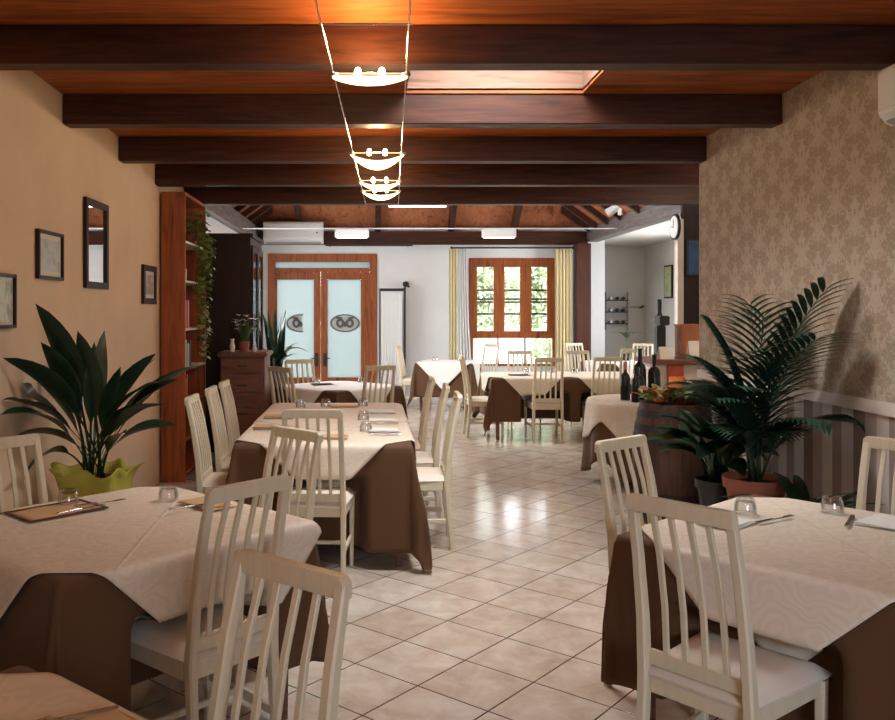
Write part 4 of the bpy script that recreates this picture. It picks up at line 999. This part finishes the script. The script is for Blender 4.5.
# ---------------------------------------------------------------- lamps
def wx(y, s_): return (.0+.0267*(y-3.78))+s_*.165
t = root('cable_lighting_wires', 'pair of thin steel wires carrying the pendant lamps', 'cable', (0, 0, 2.63))
for s_ in (-1, 1): MB().tube([(wx(y, s_), y, 0) for y in (-1.88, 4, 8.81)], .0035, 6).obj('wire', M['steel'], t)
for y in (3.25, 8.7): MB().tube([(wx(y, -1)-.01, y, .004), (wx(y, 1)+.01, y, .004)], .004, 6).obj('spreader', M['steel'], t)
def pendant(y, label, power, W_=.165, sag=.07, col=(1, .66, .33)):
    x = wx(y, 0); t = root('cable_lamp', label, 'lamp', (x, y, 2.63), 0, 'boat-shaped lamps on the wires')
    b = MB(); N, K = 20, 8; dp = .075
    for i in range(N+1):
        u = i/N*2-1
        for j in range(K+1):
            v = j/K*2-1; ww = dp*sqrt(max(0, 1-u*u*.96)); b.v.append((u*W_, v*ww, -.01-sag*(1-u*u)*(1-.5*v*v)))
    for i in range(N):
        for j in range(K): q = i*(K+1)+j; b.f.append((q, q+K+1, q+K+2, q+1))
    b.obj('glass_bowl', M['bowl'], t, smooth='all', solid=-.004)
    for s_ in (-1, 1):
        MB().lathe([(.001, -.012), (.02, -.008), (.022, .006), (.001, .012)], (s_*(W_-.005), 0, 0), 12).obj('end_clip', M['bsteel'], t, smooth=True)
        MB().lathe([(.001, 0), (.014, .004), (.016, .03), (.009, .045), (.001, .048)], (s_*.055, 0, -.015), 12).obj('bulb', M['bulb'], t, smooth=True)
    MB().tube([(-W_, 0, .006), (W_, 0, .006)], .004, 6).obj('crossbar', M['steel'], t)
    l = bpy.data.lights.new('lamp_light', 'POINT'); l.energy = power; l.color = col; l.shadow_soft_size = .05
    o = bpy.data.objects.new('lamp_light', l); COL.objects.link(o); o.parent = t; o.location = (0, 0, .02)
pendant(3.93, 'nearest boat-shaped lamp on the wires', 20, W_=.17, sag=.032)
pendant(5.9, 'second boat-shaped lamp on the wires', 20, W_=.18, sag=.10)
pendant(7.15, 'third boat-shaped lamp on the wires, behind the second', 14); pendant(7.75, 'farthest boat-shaped lamp on the wires', 14)
pendant(1.6, 'unseen boat-shaped lamp added on the wires above the camera', 10)  # extra lamp out of view, put in to light the near chairs
pendant(-.4, 'unseen boat-shaped lamp added on the wires behind the camera', 36, col=(1, .84, .62))  # extra whiter lamp out of view, added to brighten the near chairs
t = root('ceiling_tube_lamp', 'white fluorescent tube lamp under the rear roof', 'lamp', (.76, 13.5, 3.2))
MB().tube([(-.45, 0, 0), (.45, 0, 0)], .022).obj('tube', M['tube'], t, smooth=True); B(-.47, .47, -.03, .03, .03, .07).obj('housing', M['plastic'], t)
for x in (-.3, .3): MB().tube([(x, 0, .07), (x, 0, 1.5)], .004, 5).obj('suspension', M['black'], t)
t = root('light_track', 'thin pale cable spanning the rear room', 'cable', (0, 13.4, 2.835))
MB().tube([(-1.97, 0, 0), (3.87, 0, 0)], .010, 6).obj('cable', M['plastic'], t)
for x in (-.53, 1.76):
    h = root('track_lamp', 'white box lamp on the rear cable, %s' % ('left one above the double door' if x < 0 else 'right one near the window'), 'lamp', (x, 13.4, 2.765), 0, 'white box lamps on the rear cable')
    B(0, .53, -.05, .05, -.07, .06).obj('housing', M['plastic'], h, bevel=.01); B(.03, .50, -.045, .045, -.078, -.0705).obj('diffuser', M['tube'], h)
for x in (.9, 2.34): 
    pass
t = root('spot_lamp', 'small white spotlight on the grey header beam', 'lamp', (3.80, 13.0, 3.02), R_(-35))
B(-.03, .03, -.03, .03, -.02, .10).obj('bracket', M['plastic'], t); MB().tube([(-.2, 0, .02), (.02, 0, .14)], [.07, .05], 14).obj('head', M['plastic'], t, smooth=True)
t = root('added_bar_lamp', 'unseen round ceiling lamp added to light the bar and round table', 'lamp', (3.5, 7.6, 2.825))  # lamp added behind the wallpapered wall to light bar and round table
MB().lathe([(.001, -.09), (.12, -.075), (.17, -.03), (.175, 0), (.001, 0)], seg=28).obj('shade', M['tube'], t, smooth=True)
l = bpy.data.lights.new('bar_fill_light', 'POINT'); l.energy = 38; l.color = (1, .87, .72); l.shadow_soft_size = .12
o = bpy.data.objects.new('bar_fill_light', l); COL.objects.link(o); o.parent = t; o.location = (0, 0, -.25)
# ---------------------------------------------------------------- annex and bar
t = root('wall_clock', 'round white clock on the side of the bar partition', 'clock', (3.589, 10.04, 2.53))
b = MB(); N = 32
def disc(b, r, x0, x1, c=(0, 0)):
    k_ = len(b.v)
    for x in (x0, x1):
        for j in range(N): q = 2*pi*j/N; b.v.append((x, c[0]+r*cos(q), c[1]+r*sin(q)))
    b.f.append(tuple(k_+j for j in range(N))); b.f.append(tuple(k_+N+j for j in range(N))[::-1])
    for j in range(N): b.f.append((k_+j, k_+(j+1) % N, k_+N+(j+1) % N, k_+N+j))
disc(b, .15, -.03, 0); b.obj('case', M['black'], t); b = MB(); disc(b, .13, -.034, -.0301); b.obj('dial', M['plastic'], t)
B(-.038, -.0345, -.005, .005, 0, .09).obj('hand', M['black'], t); B(-.038, -.0345, 0, .06, -.005, .005).obj('hand', M['black'], t)
t = root('television', 'flat screen with a dark blue picture on the bar partition', 'television', (4.0, 9.97, 2.17))
B(-.32, .4, -.03, .01, -.21, .21).obj('casing', M['black'], t, bevel=.004); B(-.305, .385, -.0335, -.0305, -.195, .195).obj('screen', M['screen'], t)
cu = root('bar_counter', 'bar counter with cream front and a red brick pillar', 'counter', (2.86, 8.5, 0))
B(0, 1.7, .04, .6, 0, 1.02).obj('front', M['tag'], cu); B(-.04, 1.74, -.02, .66, 1.0205, 1.07).obj('worktop', M['side'], cu, bevel=.008)
B(.10, .25, .0, .0395, 0, 1.02).obj('brick_pillar', M['brick'], cu)
t = root('coffee_machine', 'tall black machine on the bar counter', 'machine', (3.02, 8.85, 1.0705))
B(-.05, .05, -.08, .12, 0, .05).obj('base', M['black'], t, bevel=.004); B(-.045, .045, .02, .12, .05, .33).obj('body', M['black'], t, bevel=.01); B(-.05, .05, -.08, .12, .331, .43).obj('head', M['black'], t, bevel=.01)
t = root('tall_bottle', 'dark bottle standing behind the machine on the bar counter', 'bottle', (3.06, 9.06, 1.0705))
MB().lathe([(.001, 0), (.045, .002), (.045, .38), (.02, .46), (.02, .6), (.001, .6)], seg=16).obj('glass_body', M['bottle'], t, smooth=True)
MB().lathe([(.022, .5), (.022, .603), (.001, .604)], seg=12).obj('cap', M['black'], t)
t = root('wooden_box', 'orange-brown wooden box on the bar counter', 'box', (3.28, 8.85, 1.0705))
B(-.1, .1, -.1, .1, 0, .32).obj('body', M['box'], t, bevel=.004); B(-.105, .105, -.105, .105, .3205, .345).obj('lid', M['box'], t, bevel=.003)
for x, y, w, h, l in ((2.98, 8.58, .14, .12, 'small white card leaning on the front edge of the bar counter'), (3.26, 8.55, .13, .18, 'larger cream menu card on the bar counter by the wallpapered wall')):
    t = root('menu_card', l, 'card', (x, y, 1.0705)); b = MB(); b.prism([(-w/2, 0, 0), (-w/2, .05, h), (-w/2, .055, h), (-w/2, .005, 0)], (w, 0, 0), 0); b.obj('front_sheet', M['napw'], t)
    b = MB(); b.prism([(-w/2, .11, 0), (-w/2, .056, h), (-w/2, .061, h), (-w/2, .115, 0)], (w, 0, 0), 0); b.obj('back_sheet', M['napw'], t)
t = root('framed_picture', 'narrow green picture on the annex wall', 'picture', (5.449, 15.6, 2.08))
B(-.03, 0, -.2, .2, -.3, .3).obj('frame', M['picframe'], t); B(-.034, -.0301, -.17, .17, -.27, .27).obj('print', M['print4'], t)
t = root('wine_rack', 'dark wire rack with three tiers on the annex back wall', 'rack', (4.64, 16.99, 1.17))
B(0, .03, -.04, 0, 0, .75).obj('upright', M['black'], t); B(.45, .47, -.04, 0, 0, .75).obj('upright', M['plastic2'], t)
for z in (.12, .35, .58):
    B(.031, .449, -.12, -.1, z, z+.02).obj('shelf_rod', M['black'], t); B(.031, .449, -.02, 0, z, z+.02).obj('shelf_rod', M['black'], t)
    for q in range(3):
        bo = root('wine_bottle', 'dark bottle lying in the annex wire rack', 'bottle', (4.64+.1+.12*q, 16.93, 1.17+z+.05), 0, 'bottles lying in the annex wire rack')
        MB().tube([(0, -.12, 0), (0, .0, 0), (0, .03, 0), (0, .055, 0)], [.03, .03, .012, .011], 12).obj('glass_body', M['bottle'], bo, smooth=True)
t = root('wall_hook_rail', 'small dark wall bracket right of the annex rack', 'bracket', (5.2, 16.99, 1.62))
B(-.2, .15, -.02, 0, -.01, .02).obj('rail', M['plastic2'], t); MB().tube([(.15, -.01, 0), (.15, -.1, 0), (.18, -.13, .03)], .02).obj('hook', M['black'], t)
